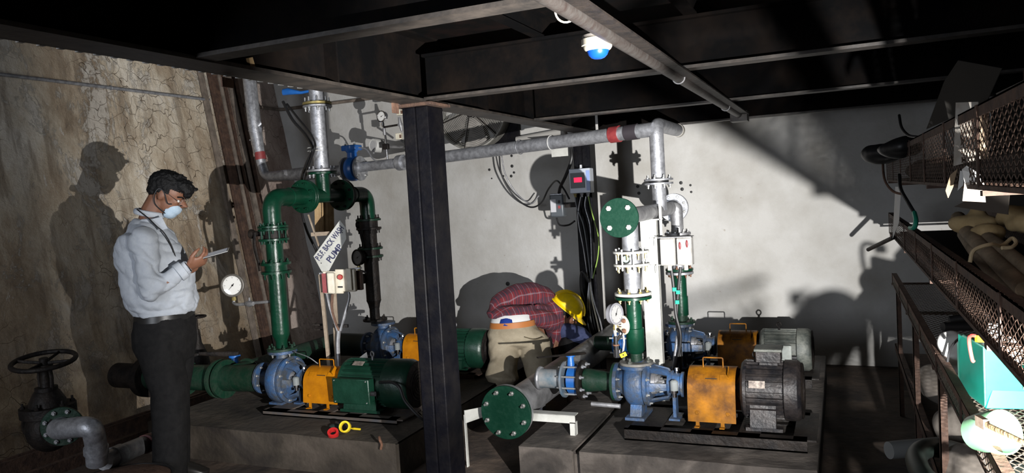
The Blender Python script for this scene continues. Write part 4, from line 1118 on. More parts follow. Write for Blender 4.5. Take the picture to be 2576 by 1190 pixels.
obj('collar', G().lathe(at(242, 1131, d=3.765), (at(242, 1131, d=3.765) - at(244, 1165, d=3.78)).normalized(), [(-.02, .05), (-.02, .057), (.015, .057), (.015, .05)], 26), galv, t)
obj('run_pipe', G().cyl(at(262, 1160, d=3.85), at(420, 1094, d=4.45), .048, n=26), galv_dull, t)
obj('run_collar', G().cyl(at(285, 1151, d=3.92), at(305, 1142, d=3.98), .054, n=26), galv, t)
o = obj('red_sleeve', G().cyl(at(364, 1118, d=4.2), at(376, 1113, d=4.26), .052, n=26), red_dark); tag(o, 'dark red sleeve on the floor pipe beside the man', 'pipe sleeve')
c = at(300, 1215, d=3.7)
o = thing('barrel', 'rusty brown barrel top with a black rim by the galvanised bend', 'barrel', V((c.x, c.y, 0)))
bz = max(.12, c.z)
obj('barrel_body', G().lathe((c.x, c.y, .002), ZA, [(0, .24), (bz, .24), (bz + .02, .2), (bz + .03, .05)], 40), rust, o)
obj('rim', G().torus((c.x, c.y, bz + .005), ZA, .243, .009, 48, 8), black_rub, o)

o = obj('motor_cable', G().tube(spline([at(955, 962, Y=3.66), at(985, 962, Y=3.62), at(1005, 975, Y=3.60), at(1020, 1010, Y=3.60), at(1060, 1052, Y=3.62), at(1085, 1060, Y=3.75)]), .009, 8), black_rub); tag(o, 'black cable looping from the terminal cover of the near green motor', 'cable')
o = obj('perforated_channel', G().mm((-2.15, 4.46, .02), (-1.80, 4.52, .16)), galv_dull); tag(o, 'grey perforated channel on the floor between the plinths', 'steel channel')
# ============================================================ GAUGES
def gauge(label, c, face, R, stem=None, case=chrome, ang=220, thick=None, dialm=None, sr=.008):
    c = V(c); f = V(face).normalized(); _, up, sd = frame(f); sd = -sd if sd.dot(CR) < 0 else sd
    t = thing('pressure_gauge', label, 'gauge', c, 'pressure gauges')
    T = thick or R * .75
    obj('case', G().lathe(c, f, [(-T * .7, R * .3), (-T * .7, R * .86), (-T * .6, R * .95), (T * .12, R * .97), (T * .12, R * .9), (0, R * .9)], 36), case, t)
    obj('bezel', G().lathe(c, f, [(T * .05, R * .86), (T * .05, R * 1.05), (T * .16, R * 1.05), (T * .22, R * .98), (T * .20, R * .86)], 40, cap=False), case, t)
    d = obj('dial', G().lathe(c, f, [(T * .02, R * .9), (T * .05, R * .9)], 36), dialm or dial_white, t)
    g = G()
    for k in range(25):
        a = math.radians(-135 + 270 * k / 24); dv = up * math.cos(a) + sd * math.sin(a); pv_ = f.cross(dv); big = k % 4 == 0
        g.box(c + dv * R * (.72 if big else .77) + f * (T * .055), (R * (.16 if big else .07), R * (.028 if big else .014), .0006), (dv, pv_, f))
    obj('scale_ticks', g, ink_black, d, 0)
    a = math.radians(ang); dv = up * math.cos(a) + sd * math.sin(a); pv_ = f.cross(dv)
    obj('needle', G().prism([c + f * T * .07 - dv * R * .2 + pv_ * R * .04, c + f * T * .07 + dv * R * .68, c + f * T * .07 - dv * R * .2 - pv_ * R * .04], f * .0012).cyl(c + f * T * .06, c + f * T * .10, R * .09, n=12), ink_black, d)
    obj('lens', G().lathe(c, f, [(T * .15, R * .88), (T * .16, R * .88)], 30), glass, t)
    obj('socket', G().lathe(c - up * R * .95 - f * T * .2, -up, [(0, .012), (.012, .012), (.012, .015), (.03, .015), (.03, .009), (.042, .009)], 8), gold_bolt if case is not chrome else chrome, t)
    if stem:
        obj('siphon', G().tube(spline([c - up * (R + .03) - f * T * .2] + [V(p) for p in stem]), sr, 10), galv_dull if case is not chrome else chrome, t)
    return t
# big dial at the front green riser
c = at(585, 718, Y=Y1 - .02)
gauge('large round pressure gauge facing out at the front green riser, before the brown wall', c, (.42, -.9, .05), .072, [at(588, 762, Y=Y1 - .02), at(600, 766, Y=Y1 - .03), at(640, 762, Y=Y1 - .02), V((MX - .04, Y1, at(660, 758, Y=Y1).z))], case=mat('worn_gauge_case', (.12, .11, .10), .5, .5, (.2, .19, .17), 20, .5), ang=222, sr=.010)
o = obj('gauge_cock', G().lathe(at(628, 764, Y=Y1 - .03), XA, [(-.03, .014), (.0, .022), (.03, .014)], 10).cyl(at(628, 764, Y=Y1 - .03), at(628, 764, Y=Y1 - .03) + ZA * .04, .007, n=8), galv_dull); tag(o, 'small grey cock between big gauge and front green riser', 'valve')
c = at(900, 648, Y=Y2 - .12)
gauge('dull dark-cased gauge beside the white pump sign', c, (-.25, -1, .05), .060, [at(905, 680, Y=Y2 - .1), V((MX, Y2, at(940, 690, Y=Y2).z))], case=black_iron, ang=60, dialm=mat('dirty_dial', (.16, .16, .16), .5))
# chrome gauge on the front blue pump riser with cream flange and cock
c = at(1549, 790, Y=Y3 - .12)
gauge('chrome pressure gauge at the riser of the front blue pump', c, (.93, -.38, .05), .054, [at(1546, 830, Y=Y3 - .12), at(1549, 848, Y=Y3 - .12)], ang=30, sr=.009, dialm=mat('dial_grey', (.34, .34, .34), .5), case=mat('steel_case', (.34, .34, .37), .3, .5))
t = thing('gauge_cock', 'chrome gauge cock with a yellow lever hanging off a cream flange', 'valve', at(1550, 880, Y=Y3 - .12))
fcn = V((-.55, -.83, 0)).normalized(); fp = V((RXF, Y3, at(1585, 812, Y=Y3).z)) + fcn * .085
obj('stub', G().cyl(V((RXF, Y3, fp.z)), fp, .022, n=16), green, t)
flange(t, fp, fcn, .052, .012, cream, 4, rust_bolt, .012, bc=.72, faces=(1,), name='cream_flange', stem=.0)
kk = at(1550, 858, Y=Y3 - .13)
obj('swivel', G().tube(spline([fp + fcn * .006, fp + fcn * .05, at(1562, 838, Y=Y3 - .13), kk]), .010, 10), chrome, t)
obj('cock_body', G().cyl(at(1549, 845, Y=Y3 - .13), at(1551, 900, Y=Y3 - .13), .013, n=12).box(at(1553, 888, Y=Y3 - .13), (.036, .022, .040)), chrome, t, bevel=.003)
obj('collar', G().torus(at(1550, 868, Y=Y3 - .13), ZA, .014, .004, 16, 6), rust_bolt, t)
obj('impulse_tube', G().tube(spline([at(1567, 838, Y=Y3 - .12), at(1570, 862, Y=Y3 - .12), at(1565, 892, Y=Y3 - .12), at(1556, 897, Y=Y3 - .12)]), .006, 8), galv, t)
lv = obj('lever', G().box(at(1568, 893, Y=Y3 - .155), (.036, .004, .022), (V((.9, 0, .42)), YA, V((-.42, 0, .9)))), mat('lever_yellow', (.8, .58, .03), .45), t, bevel=.002)
obj('lever_mark', G().lathe(at(1568, 893, Y=Y3 - .1575), -YA, [(0, .004), (.001, .004)], 10), ink_black, lv)
# small gauge tree on the long wall pipe
ub = lambda px: pB + dd * ((at(px, 400, Y=5.2) - pB).dot(dd))
Yg = 5.2
c = at(960, 293, Y=Yg)
gauge('small chrome gauge on a tall stem over the long galvanised pipe', c, (-.12, -1, .05), .044, [at(966, 322, Y=Yg), at(972, 365, Y=Yg), at(975, 400, Y=Yg)], ang=65, sr=.009, thick=.045)
t = thing('gauge_tree', 'small dull pipe tree with side arm carrying two cream pressure switches', 'pipe', at(975, 400, Y=Yg))
obj('riser', G().cyl(at(966, 322, Y=Yg + .0), at(968, 340, Y=Yg), .013, n=10), galv_dull, t)
obj('isolating_cock', G().box(at(971, 369, Y=Yg - .005), (.052, .03, .045)), black_iron, t, bevel=.005)
obj('side_arm', G().cyl(at(966, 320, Y=Yg - .01), at(1008, 313, Y=Yg - .01), .008, n=10), black_iron, t)
obj('arm_socket', G().cyl(at(1002, 314, Y=Yg - .01), at(1012, 313, Y=Yg - .01), .012, n=8), galv_dull, t)
obj('arm_upright', G().tube([at(1004, 295, Y=Yg - .01), at(1007, 312, Y=Yg - .01), at(1011, 330, Y=Yg - .01)], [.009, .016, .009], 10), galv_dull, t)
for (px, py, w_, h_, lab) in ((1007, 282, .055, .05, 'upper'), (1004, 343, .050, .05, 'lower')):
    o = thing('pressure_switch', 'small cream pressure switch, %s one on the gauge tree' % lab, 'switch', at(px, py, Y=Yg - .02), 'cream pressure switches')
    obj('box', G().box(at(px, py, Y=Yg - .02), (w_, .035, h_)), cream, o, bevel=.004)
    obj('window', G().box(at(px + 3, py, Y=Yg - .039), (.016, .003, .026)), rust, o)
o = obj('cable', G().tube(spline([at(1008, 352, Y=Yg - .02), at(1020, 360, Y=Yg), at(1040, 375, Y=Yg + .1)]), .008, 8), black_rub); tag(o, 'thick black cable tail below the lower cream switch', 'cable')
c = at(946, 366, Y=5.35)
t = thing('transmitter', 'round white transmitter on the wall behind the small chrome gauge', 'transmitter', c)
obj('housing', G().lathe(c, V((-.3, -1, .1)), [(-.06, .03), (-.05, .055), (.02, .058), (.035, .052), (.035, .045), (.03, .045)], 30), white_plastic, t)
obj('window', G().lathe(c, V((-.3, -1, .1)), [(.028, .036), (.034, .036)], 24), mat('pale_grey_window', (.4, .4, .4), .3), t)
obj('bracket', G().cyl(c, at(940, 385, Y=5.25), .008, n=8).cyl(c, V((c.x, YW, c.z)), .012, n=8), galv_dull, t)

# ============================================================ STARTER STAND AND SIGN
DS = 5.10
t = thing('starter_stand', 'stand of two pale timber uprights carrying the sign and starter boxes', 'stand', at(835, 925, d=DS))
def stick(nm, a, b, w, th, m, par):
    a, b = V(a), V(b); d = (b - a); L = d.length; d.normalize(); s = CR - CR.dot(d) * d; s.normalize(); n = d.cross(s)
    return obj(nm, G().box((a + b) / 2, (L, w, th), (d, s, n)), m, par, bevel=.001)
d9 = lambda x, y, dz=0: at(x, y, d=DS + dz)
old = mat('pale_old_timber', (.20, .155, .11), .85, 0, (.31, .25, .19), 16, .5, .3)
stick('upright', d9(806, 690), d9(829, 930), .022, .03, old, t)
stick('upright', d9(838, 700), d9(851, 930), .034, .02, old, t)
stick('upright', d9(776, 540), d9(803, 620), .010, .02, old, t)
stick('crossbar', d9(783, 590), d9(832, 587), .026, .02, old, t)
stick('crossbar', d9(806, 688), d9(908, 674), .012, .07, galv_dull, t)
crt = thing('wooden_case', 'raw wooden case on the wall under the green manifold', 'box', d9(817, 590, .5))
for k in range(4):
    stick('plank', at(797 + 12 * k, 505, d=5.6), at(799 + 12 * k, 583, d=5.6), .034, .02, wood, crt)
stick('batten', at(812, 500, d=5.57), at(813, 584, d=5.57), .012, .02, wood, crt)
stick('back_rail', at(796, 570, d=5.615), at(838, 568, d=5.615), .03, .012, wood, crt)
# sign plate (three long edges and clipped corners), seen square to the aisle
s0 = d9(788, 646, -.06); s1 = d9(857, 557, -.06)
U = (s1 - s0).normalized(); LU = (s1 - s0).length
s3 = d9(813, 683, -.06); Wv = (s3 - s0); Wv = Wv - Wv.dot(U) * U; LW = Wv.length * 1.04; Wn = Wv.normalized()
N_ = U.cross(Wn); N_ = -N_ if N_.dot(CF) > 0 else N_
poly = [s0, s0 + U * LU, s0 + U * (LU * 1.05) + Wn * LW * .42, s0 + U * LU * .80 + Wn * LW * 1.0, s0 + U * LU * .16 + Wn * LW * 1.22, s0 + U * (-.01) + Wn * LW * .9]
poly = [d9(789, 645, -.06), d9(855, 554, -.06), d9(869, 572, -.06), d9(871, 601, -.06), d9(828, 681, -.06), d9(810, 684, -.06)]
sign = obj('pump_sign', G().prism([p - N_ * .0 for p in poly], N_ * .003), white_paint)
tag(sign, 'white tilted sign plate lettered P.S.F. BACK WASH PUMP in navy', 'sign')
def text(s, size, origin, right, upv, nrm, m, parent, name='lettering', ext=.0006, shear=0.0):
    cu = bpy.data.curves.new(name, 'FONT'); cu.body = s; cu.size = size; cu.extrude = ext; cu.shear = shear; cu.align_x = 'CENTER'; cu.align_y = 'CENTER'; cu.offset = size * .028
    o = bpy.data.objects.new('tmp', cu); COL.objects.link(o)
    me = bpy.data.meshes.new_from_object(o.evaluated_get(bpy.context.evaluated_depsgraph_get())); bpy.data.objects.remove(o)
    R = V(right).normalized(); U_ = (V(upv) - V(upv).dot(R) * R).normalized(); Nn = R.cross(U_)
    M = Matrix(((R.x, U_.x, Nn.x, origin[0]), (R.y, U_.y, Nn.y, origin[1]), (R.z, U_.z, Nn.z, origin[2]), (0, 0, 0, 1)))
    me.transform(M); me.materials.clear()
    return link(name, me, m, parent, 0)
tr = d9(862, 575, -.06) - d9(803, 652, -.06); tu = d9(823, 600, -.06) - d9(845, 632, -.06)
k1 = d9(828, 615, -.063); k2 = d9(843, 636, -.063)
tr.normalize()
tuu = (tu - tu.dot(tr) * tr).normalized()
def textfit(s, h, c, wlen):
    o = text(s, 1.0, (0, 0, 0), (1, 0, 0), (0, 1, 0), ZA, ink_navy, None, ext=.0)
    me = o.data; xs = [v.co.x for v in me.vertices]; ys = [v.co.y for v in me.vertices]
    sx = wlen / (max(xs) - min(xs)); sy = h / (max(ys) - min(ys)); mx = (max(xs) + min(xs)) / 2; my_ = (max(ys) + min(ys)) / 2
    nn = tr.cross(tuu); nn = -nn if nn.dot(CF) > 0 else nn
    for v in me.vertices:
        x, y, z = v.co; v.co = V(c) + tr * ((x - mx) * sx) + tuu * ((y - my_) * sy) + nn * .0012
    attach(o, sign); return o
textfit('P.S.F. BACK WASH', .040, d9(829, 611.5, -.063), .272)
textfit('PUMP', .042, d9(841.5, 637, -.063), .135)
for p in (d9(861, 585, -.064), d9(808, 662, -.064)):
    obj('screw', G().lathe(p, N_, [(-.001, .004), (.003, .003)], 8), ink_black, sign)
# two starter boxes below the sign, on the stand
mcr = mat('cream_box_grimy', (.50, .45, .35), .5, 0, (.62, .58, .48), 14, .5)
b1 = thing('starter_box', 'grimy cream starter box with a single ribbed cover, under the sign', 'switch box', d9(838, 735, -.03), 'starter boxes')
obj('box', G().box(d9(840, 710, -.04), (.13, .06, .15), (CR, CF, ZA)), mcr, b1, bevel=.006)
obj('cover_rib', G().box(d9(834, 712, -.09), (.05, .05, .14), (CR, CF, ZA)), mcr, b1, bevel=.010)
obj('side_plate', G().box(d9(819, 712, -.05), (.03, .06, .13), (CR, CF, ZA)), red_dark, b1)
b2 = thing('starter_box', 'grimy cream starter box with one red round button, under the sign', 'switch box', d9(870, 735, -.03), 'starter boxes')
obj('box', G().box(d9(871, 705, -.04), (.13, .06, .15), (CR, CF, ZA)), mcr, b2, bevel=.006)
obj('red_button', G().lathe(d9(856, 697, -.08), -CF, [(0, .018), (.012, .018), (.018, .014)], 18), red_plastic, b2)
obj('slot', G().box(d9(856, 722, -.073), (.032, .003, .011), (CR, CF, ZA)), ink_black, b2)
obj('cover_rib', G().box(d9(878, 703, -.08), (.035, .02, .145), (CR, CF, ZA)), mcr, b2, bevel=.004)
b3 = obj('side_box', G().box(d9(898, 705, .02), (.075, .06, .13), (CR, CF, ZA)), rust_dark, bevel=.004); tag(b3, 'rusty dark box beside the cream starter boxes', 'switch box')
for pts, m_, lab, r_ in (
    ([(836, 740), (835, 780), (845, 815), (853, 832)], rust, 'brown armoured cable from the ribbed cream box', .010),
    ([(822, 738), (830, 775), (842, 810), (850, 835)], galv_dull, 'grey flexible conduit from the ribbed cream box', .009),
    ([(877, 735), (878, 750), (868, 790), (856, 832)], galv_dull, 'grey flexible conduit from the red-button box', .010),
    ([(852, 832), (850, 870), (852, 920)], galv_dull, 'bundled cable tails tied at the foot of the stand', .014)):
    o = obj('flexible_conduit', G().tube(spline([d9(a, b, -.05) for a, b in pts]), r_, 8), m_); tag(o, lab, 'cable')
o = obj('dark_clamp', G().box(d9(857, 820, -.04), (.10, .03, .02), (CR, CF, ZA)), black_iron); tag(o, 'dark clamp gathering conduits on the stand', 'clamp')
o = obj('flat_bracket', G().box(d9(798, 817, .1), (.07, .02, .014), (CR, CF, ZA)), black_iron); tag(o, 'small dark flat sticking out of the stand', 'bracket')
o = obj('flat_bracket', G().box(d9(802, 829, .1), (.055, .02, .008), (CR, CF, ZA)), black_iron); tag(o, 'smaller dark flat under the other on the stand', 'bracket')
# black cables draped from above the manifold
for pts, lab, r_ in (
    ([(712, 256, 4.5), (735, 300, 4.45), (765, 335, 4.4), (782, 362, 4.3), (787, 378, 4.25), (770, 415, 4.3), (759, 455, 4.5), (757, 520, 4.7), (772, 580, 4.8), (800, 640, 4.9), (812, 690, 5.0)], 'thick black cable sagging from the blue lever to the upright pipe and stand', .011),
    ([(722, 262, 4.5), (750, 298, 4.4), (780, 335, 4.3), (792, 360, 4.22), (790, 380, 4.2), (775, 420, 4.3), (765, 460, 4.5)], 'second black cable strapped to the upright pipe', .008)):
    o = obj('cable', G().tube(spline([at(a, b, Y=c_ * .997) for a, b, c_ in pts]), r_, 8), black_rub); tag(o, lab, 'cable')
# thin wire lying over the suction header
o = obj('stray_wire', G().tube(spline([at(742, 886, Y=3.74), at(775, 898, Y=3.66), at(800, 915, Y=3.68)]), .003, 6), galv); tag(o, 'thin bare wire hanging over the blue pump', 'wire')
# tapes on the plinth
c = at(838, 1090, z=.218)
t = obj('tape_roll', G().lathe(c, V((.3, -.5, .8)), [(-.012, .018), (-.012, .030), (.012, .030), (.012, .018)], 28, cap=False).lathe(c, V((.3, -.5, .8)), [(.012, .018), (-.012, .018)], 28, cap=False), mat('tape_red', (.45, .02, .02), .3)); tag(t, 'small red tape roll on the plinth edge', 'tape roll')
c = at(868, 1074, z=.232)
t = obj('tape_roll', G().lathe(c, V((.2, -.8, .4)), [(-.010, .022), (-.010, .032), (.010, .032), (.010, .022)], 28, cap=False).lathe(c, V((.2, -.8, .4)), [(.010, .022), (-.010, .022)], 28, cap=False), mat('tape_yellow', (.75, .55, .02), .3)); tag(t, 'small yellow tape roll leaning beside the red one', 'tape roll')
t = thing('screwdriver', 'yellow-handled screwdriver lying past the yellow tape roll', 'tool', at(892, 1079, z=.206))
obj('shaft', G().cyl(at(872, 1076, z=.212), at(884, 1078, z=.212), .003, n=8), chrome, t)
obj('handle', G().tube([at(884, 1078, z=.212), at(890, 1078.5, z=.212), at(906, 1080, z=.212)], [.004, .007, .006], 10), mat('tape_yellow', (1, 1, 1)), t)
o = obj('dark_rag', G().ell(at(842, 1072, z=.208), (.035, .03, .012)), mat('dark_green_cloth', (.01, .025, .02), .9)); tag(o, 'crumpled dark green scrap beside the tape rolls', 'scrap')
o = obj('rusty_stub', G().tube(spline([at(954, 1100, Y=3.29), at(956, 1108, Y=3.27), at(960, 1118, Y=3.275), at(958, 1130, Y=3.28)]), .007, 8), rust_bolt); tag(o, 'rusty bent rod end sticking out of the plinth corner', 'rod')
# paper sheet behind the green motor
o = obj('paper_sheet', G().prism([at(892, 925, Y=3.95), at(930, 922, Y=3.95), at(922, 886, Y=4.0), at(905, 899, Y=4.0)], (0, .001, .001)), paper); tag(o, 'torn pale paper behind the green motor', 'paper')

# ============================================================ WALL FAN
fcn_ = at(1190, 280, Y=6.16); FR = .335
t = thing('exhaust_fan', 'large caged exhaust fan high on the whitewashed wall', 'fan', fcn_)
c = V((fcn_.x, 6.16, fcn_.z))
fgrey = mat('dusty_fan_grey', (.20, .19, .17), .6, .3, (.34, .33, .30), 18, .5)
obj('outer_ring', G().lathe(c, YA, [(-.06, FR * .97), (-.06, FR), (.10, FR), (.10, FR * .97)], 56, cap=False).lathe(c, YA, [(.10, FR * .97), (-.06, FR * .97)], 56, cap=False), fgrey, t)
obj('rolled_rim', G().torus(c - YA * .06, YA, FR, .010, 56, 8), fgrey, t)
gw = G()
for q in range(2, 22): gw.torus(c + YA * (-.062 + .0 * q), YA, FR * q / 22, .0016, 40, 4)
obj('wire_guard', gw, mat('pale_wire', (.5, .49, .45), .5, .3), t, 0, kind='stuff')
for k in range(6):
    a = 2 * PI * k / 6 + .3
    obj('guard_rod', G().cyl(c + YA * -.066, c + V((math.cos(a) * FR, -.066, math.sin(a) * FR)), .005, n=8), black_iron, t)
for k in range(6):
    a = 2 * PI * k / 6 + .55; r_ = V((math.cos(a), 0, math.sin(a))); tn = V((-math.sin(a), 0, math.cos(a)))
    g = G(); L_ = 8; vs = []
    for i in range(L_ + 1):
        u = .16 + .78 * i / L_; tw = math.radians(38 - 16 * i / L_); wd_ = FR * (.17 + .16 * i / L_)
        ed = tn * math.cos(tw) + YA * math.sin(tw); nn = r_.cross(ed)
        for s in (-1, 1):
            for e in (-1, 1): vs.append(c + r_ * FR * u + ed * wd_ * s + nn * .002 * e)
    fs = []
    for i in range(L_):
        b = 4 * i; fs += [(b, b + 4, b + 6, b + 2), (b + 1, b + 3, b + 7, b + 5), (b, b + 1, b + 5, b + 4), (b + 2, b + 6, b + 7, b + 3)]
    fs += [(0, 2, 3, 1), (4 * L_, 4 * L_ + 1, 4 * L_ + 3, 4 * L_ + 2)]
    obj('blade', g.add(vs, fs), mat('fan_blade', (.13, .12, .11), .5, .3, (.22, .2, .18), 14, .5), t)
obj('hub', G().lathe(c, YA, [(-.04, .03), (-.03, .06), (.05, .06)], 24), black_iron, t)
obj('mount_plate', G().mm((c.x + .15, YW - .05, c.z - .33), (c.x + .395, YW - .02, c.z + .3)), black_steel, t, label='dark mounting plate behind the fan rim')
obj('mount_plate', G().mm((c.x + .14, YW - .16, c.z - .36), (c.x + .34, YW - .02, c.z - .35)), black_steel, t)

# ============================================================ BOXES AND WIRES AT THE FAR COLUMN
Yc = 5.6 - .074
c = at(1463, 455, Y=Yc - .05)
t = thing('display_box', 'grey instrument box with a lit red display on the far black column', 'instrument', c)
obj('case', G().box(c, (.165, .09, .185)), grey_box, t, bevel=.005)
obj('front_panel', G().box(c + V((-.016, -.047, .004)), (.112, .006, .115)), dark_box, t)
obj('side_strip', G().box(c + V((.066, -.047, 0)), (.028, .004, .15)), mat('blue_strip', (.2, .27, .5), .4), t)
obj('display', G().box(c + V((-.012, -.051, .008)), (.062, .002, .036)), display_red, t)
obj('top_screw', G().cyl(c + ZA * .09, c + ZA * .12, .012, n=8), galv, t)
for k in range(3): obj('cable_gland', G().lathe(c + V((-.055 + .05 * k, 0, -.092)), -ZA, [(0, .014), (.012, .014), (.014, .010), (.03, .009)], 8), gold_bolt if k == 0 else galv, t)
lo = c + ZA * -.12
wires = [([(-.055, 0), (-.045, -.08), (-.0, -.22), (.02, -.42), (.035, -.62)], dark_box, .005, 'dark wire under the display box'),
         ([(-.01, 0), (-.03, -.08), (-.04, -.18), (-.01, -.4), (.01, -.62)], galv_dull, .0045, 'grey wire under the display box'),
         ([(.03, 0), (.02, -.08), (.05, -.22), (.05, -.42), (.045, -.62)], galv, .0045, 'pale wire under the display box'),
         ([(.05, 0), (.07, -.12), (.11, -.3), (.10, -.45), (.05, -.62)], mat('wire_green_yellow', (.22, .35, .06), .5), .0045, 'green-yellow earth wire under the display box')]
for pts, m_, r_, lab in wires:
    o = obj('wire', G().tube(spline([lo + V((a, -.01, b)) for a, b in pts]), r_, 6), m_); tag(o, lab, 'wire')
bz_ = lo + V((.03, -.02, -.62))
for k in range(5):
    dx = -.03 + .018 * k
    o = obj('wire', G().tube(spline([bz_ + V((0, 0, 0)), bz_ + V((dx * .6, -.02, -.15)), bz_ + V((dx * 1.4 + .02, -.03, -.35)), bz_ + V((dx + .04, -.01, -.5))]), .006, 6), (galv, white_plastic, black_rub, cream, galv_dull)[k])
    tag(o, ('silver', 'white', 'black', 'cream', 'grey')[k] + ' wire in the loose bundle down the far column', 'wire', 'loose wire bundle on the far column')
o = obj('wire_loop', G().tube(spline([bz_ + V((0, -.03, -.02)), bz_ + V((-.05, -.03, .05)), bz_ + V((-.06, -.03, -.10)), bz_ + V((-.0, -.03, -.35)), bz_ + V((.04, -.03, -.5))]), .012, 8), black_rub); tag(o, 'black looped cable beside the wire bundle on the far column', 'cable')
c = at(1404, 517, Y=5.62)
t = thing('relay_box', 'small dark grey box with a pale label beside the far column', 'instrument', c)
obj('case', G().box(c, (.115, .08, .18)), mat('relay_grey', (.07, .08, .09), .4, .1), t, bevel=.012)
obj('top_lid', G().box(c + ZA * .086, (.10, .075, .02)), galv, t, bevel=.004)
obj('label_plate', G().box(c + V((-.025, -.042, .0)), (.045, .003, .10)), mat('label_grey', (.42, .42, .44), .5), t)
obj('button', G().box(c + V((.024, -.042, .03)), (.018, .006, .022)), ink_black, t)
obj('button', G().box(c + V((.024, -.042, -.012)), (.018, .006, .022)), red_dark, t)
obj('hanger', G().mm((c.x + .05, 5.60, c.z - .02), (-1.85, 5.62, c.z + .02)), black_iron, t)
for pts, lab, r_ in (
    ([(1256, 392, 5.9), (1262, 440, 5.95), (1290, 490, 6.0), (1330, 520, 6.0), (1360, 512, 5.95), (1380, 475, 5.8), (1400, 455, 5.65), (1418, 475, 5.55), (1432, 500, 5.5)], 'black cable looping below the long pipe to the far column', .0075),
    ([(1262, 392, 5.92), (1272, 440, 5.97), (1300, 487, 6.02), (1335, 512, 6.02), (1356, 492, 6.02)], 'grey cable looping beside the black one on the wall', .006),
    ([(1436, 372, 5.5), (1438, 400, 5.48), (1424, 440, 5.5), (1410, 470, 5.55), (1406, 488, 5.6)], 'thick black cable dropping to the small grey box', .013),
    ([(1400, 548, 5.58), (1408, 566, 5.56), (1430, 566, 5.52), (1446, 556, 5.5)], 'black cable tail curling under the small grey box', .007)):
    o = obj('cable', G().tube(spline([at(a, b, Y=y_) for a, b, y_ in pts]), r_, 8), black_rub if 'grey cable' not in lab else galv_dull); tag(o, lab, 'cable')
# white bracket at the pipe by the column
c = at(1408, 381, Y=5.35)
t = thing('pipe_bracket', 'white sheet bracket holding the long galvanised pipe near the far column', 'bracket', c)
obj('angle_plate', G().box(c, (.13, .004, .075)).box(c + V((-.03, .05, .036)), (.19, .10, .004)), white_paint, t)
obj('wire_clip', G().torus(pB + dd * ((c - pB).dot(dd)), dd, .050, .003, 20, 6), galv, t)
# bright batten at the ceiling line of the back wall, and duct box above the fan
o = obj('tube_fitting', G().box(at(1800, 300, Y=YW - .05), (.75, .05, .035)), white_paint); tag(o, 'pale batten fixed where whitewashed wall meets the deck', 'batten')
o = obj('wall_duct', G().cyl(at(1300, 352, Y=YW - .06), at(1420, 330, Y=YW - .06), .03, n=14), mat('duct_grey', (.3, .29, .27), .7)); tag(o, 'dull grey duct on the wall between fan and far column', 'duct')

# ============================================================ SPRINKLER PIPE AND SOUNDER UNDER THE DECK
SZ = BZ - .022; SXp = -.56
t = thing('ceiling_conduit', 'rust-flecked pale conduit under the cross beams, running to the whitewashed wall', 'conduit', (SXp, 3, SZ))
mcd = mat('flecked_conduit', (.036, .033, .03), .5, .1, (.018, .012, .010), 22, .5, .2)
obj('conduit', G().cyl((SXp, -1.0, SZ), (SXp, 4.95, SZ), .020, n=18), mcd, t)
obj('flat_strap', G().mm((SXp + .02, -1.0, SZ + .0), (SXp + .06, 4.95, SZ + .006)), black_iron, t)
for y in (3.0, 4.32): obj('saddle', G().torus((SXp, y, SZ), YA, .023, .003, 20, 6), galv_dull, t)
obj('junction', G().mm((SXp - .05, 4.90, SZ - .04), (SXp + .05, 5.02, SZ + .02)), mcd, t)
o = obj('wire_tie', G().torus(at(1425, 25, Y=1.95), YA, .032, .003, 22, 6), cream); tag(o, 'loose pale wire tie around the conduit near the alarm sounder', 'cable tie')
c = at(1502, 92, Y=2.06)
t = thing('alarm_sounder', 'round cream sounder with a blue dome hanging from the ceiling conduit', 'alarm', V((c.x, 2.06, 1.85)))
cz0 = at(1502, 70, Y=2.06).z; cx = c.x; z1 = at(1503, 95, Y=2.06).z; z2 = at(1503, 125, Y=2.06).z; z3 = at(1503, 148, Y=2.06).z
obj('junction_box', G().lathe((cx, 2.06, z1), ZA, [(0, .042), (SZ - z1 + .01, .042)], 28), mat('tarnished_box', (.13, .12, .11), .5, .4, (.22, .2, .18), 20, .5), t)
obj('base', G().lathe((cx, 2.06, z2), ZA, [(-.004, .030), (0, .036), (.006, .040), (.010, .040), (.012, .0445), (z1 - z2 - .004, .044), (z1 - z2, .040)], 36), mat('cream_sounder', (.36, .33, .27), .5), t)
obj('dome', G().lathe((cx, 2.06, z3), ZA, [(0, .012), (.003, .019), (.010, .026), (z2 - z3 - .004, .031), (z2 - z3, .031)], 32), mat('blue_dome', (.004, .05, .30), .3), t)
o = obj('cable', G().tube(spline([V((SXp + .01, 4.95, SZ)), at(1868, 285, Y=5.2), at(1885, 292, Y=5.9), at(1880, 300, Y=6.2)]), .010, 8), mcd); tag(o, 'frayed cable tail at the end of the ceiling conduit', 'cable')
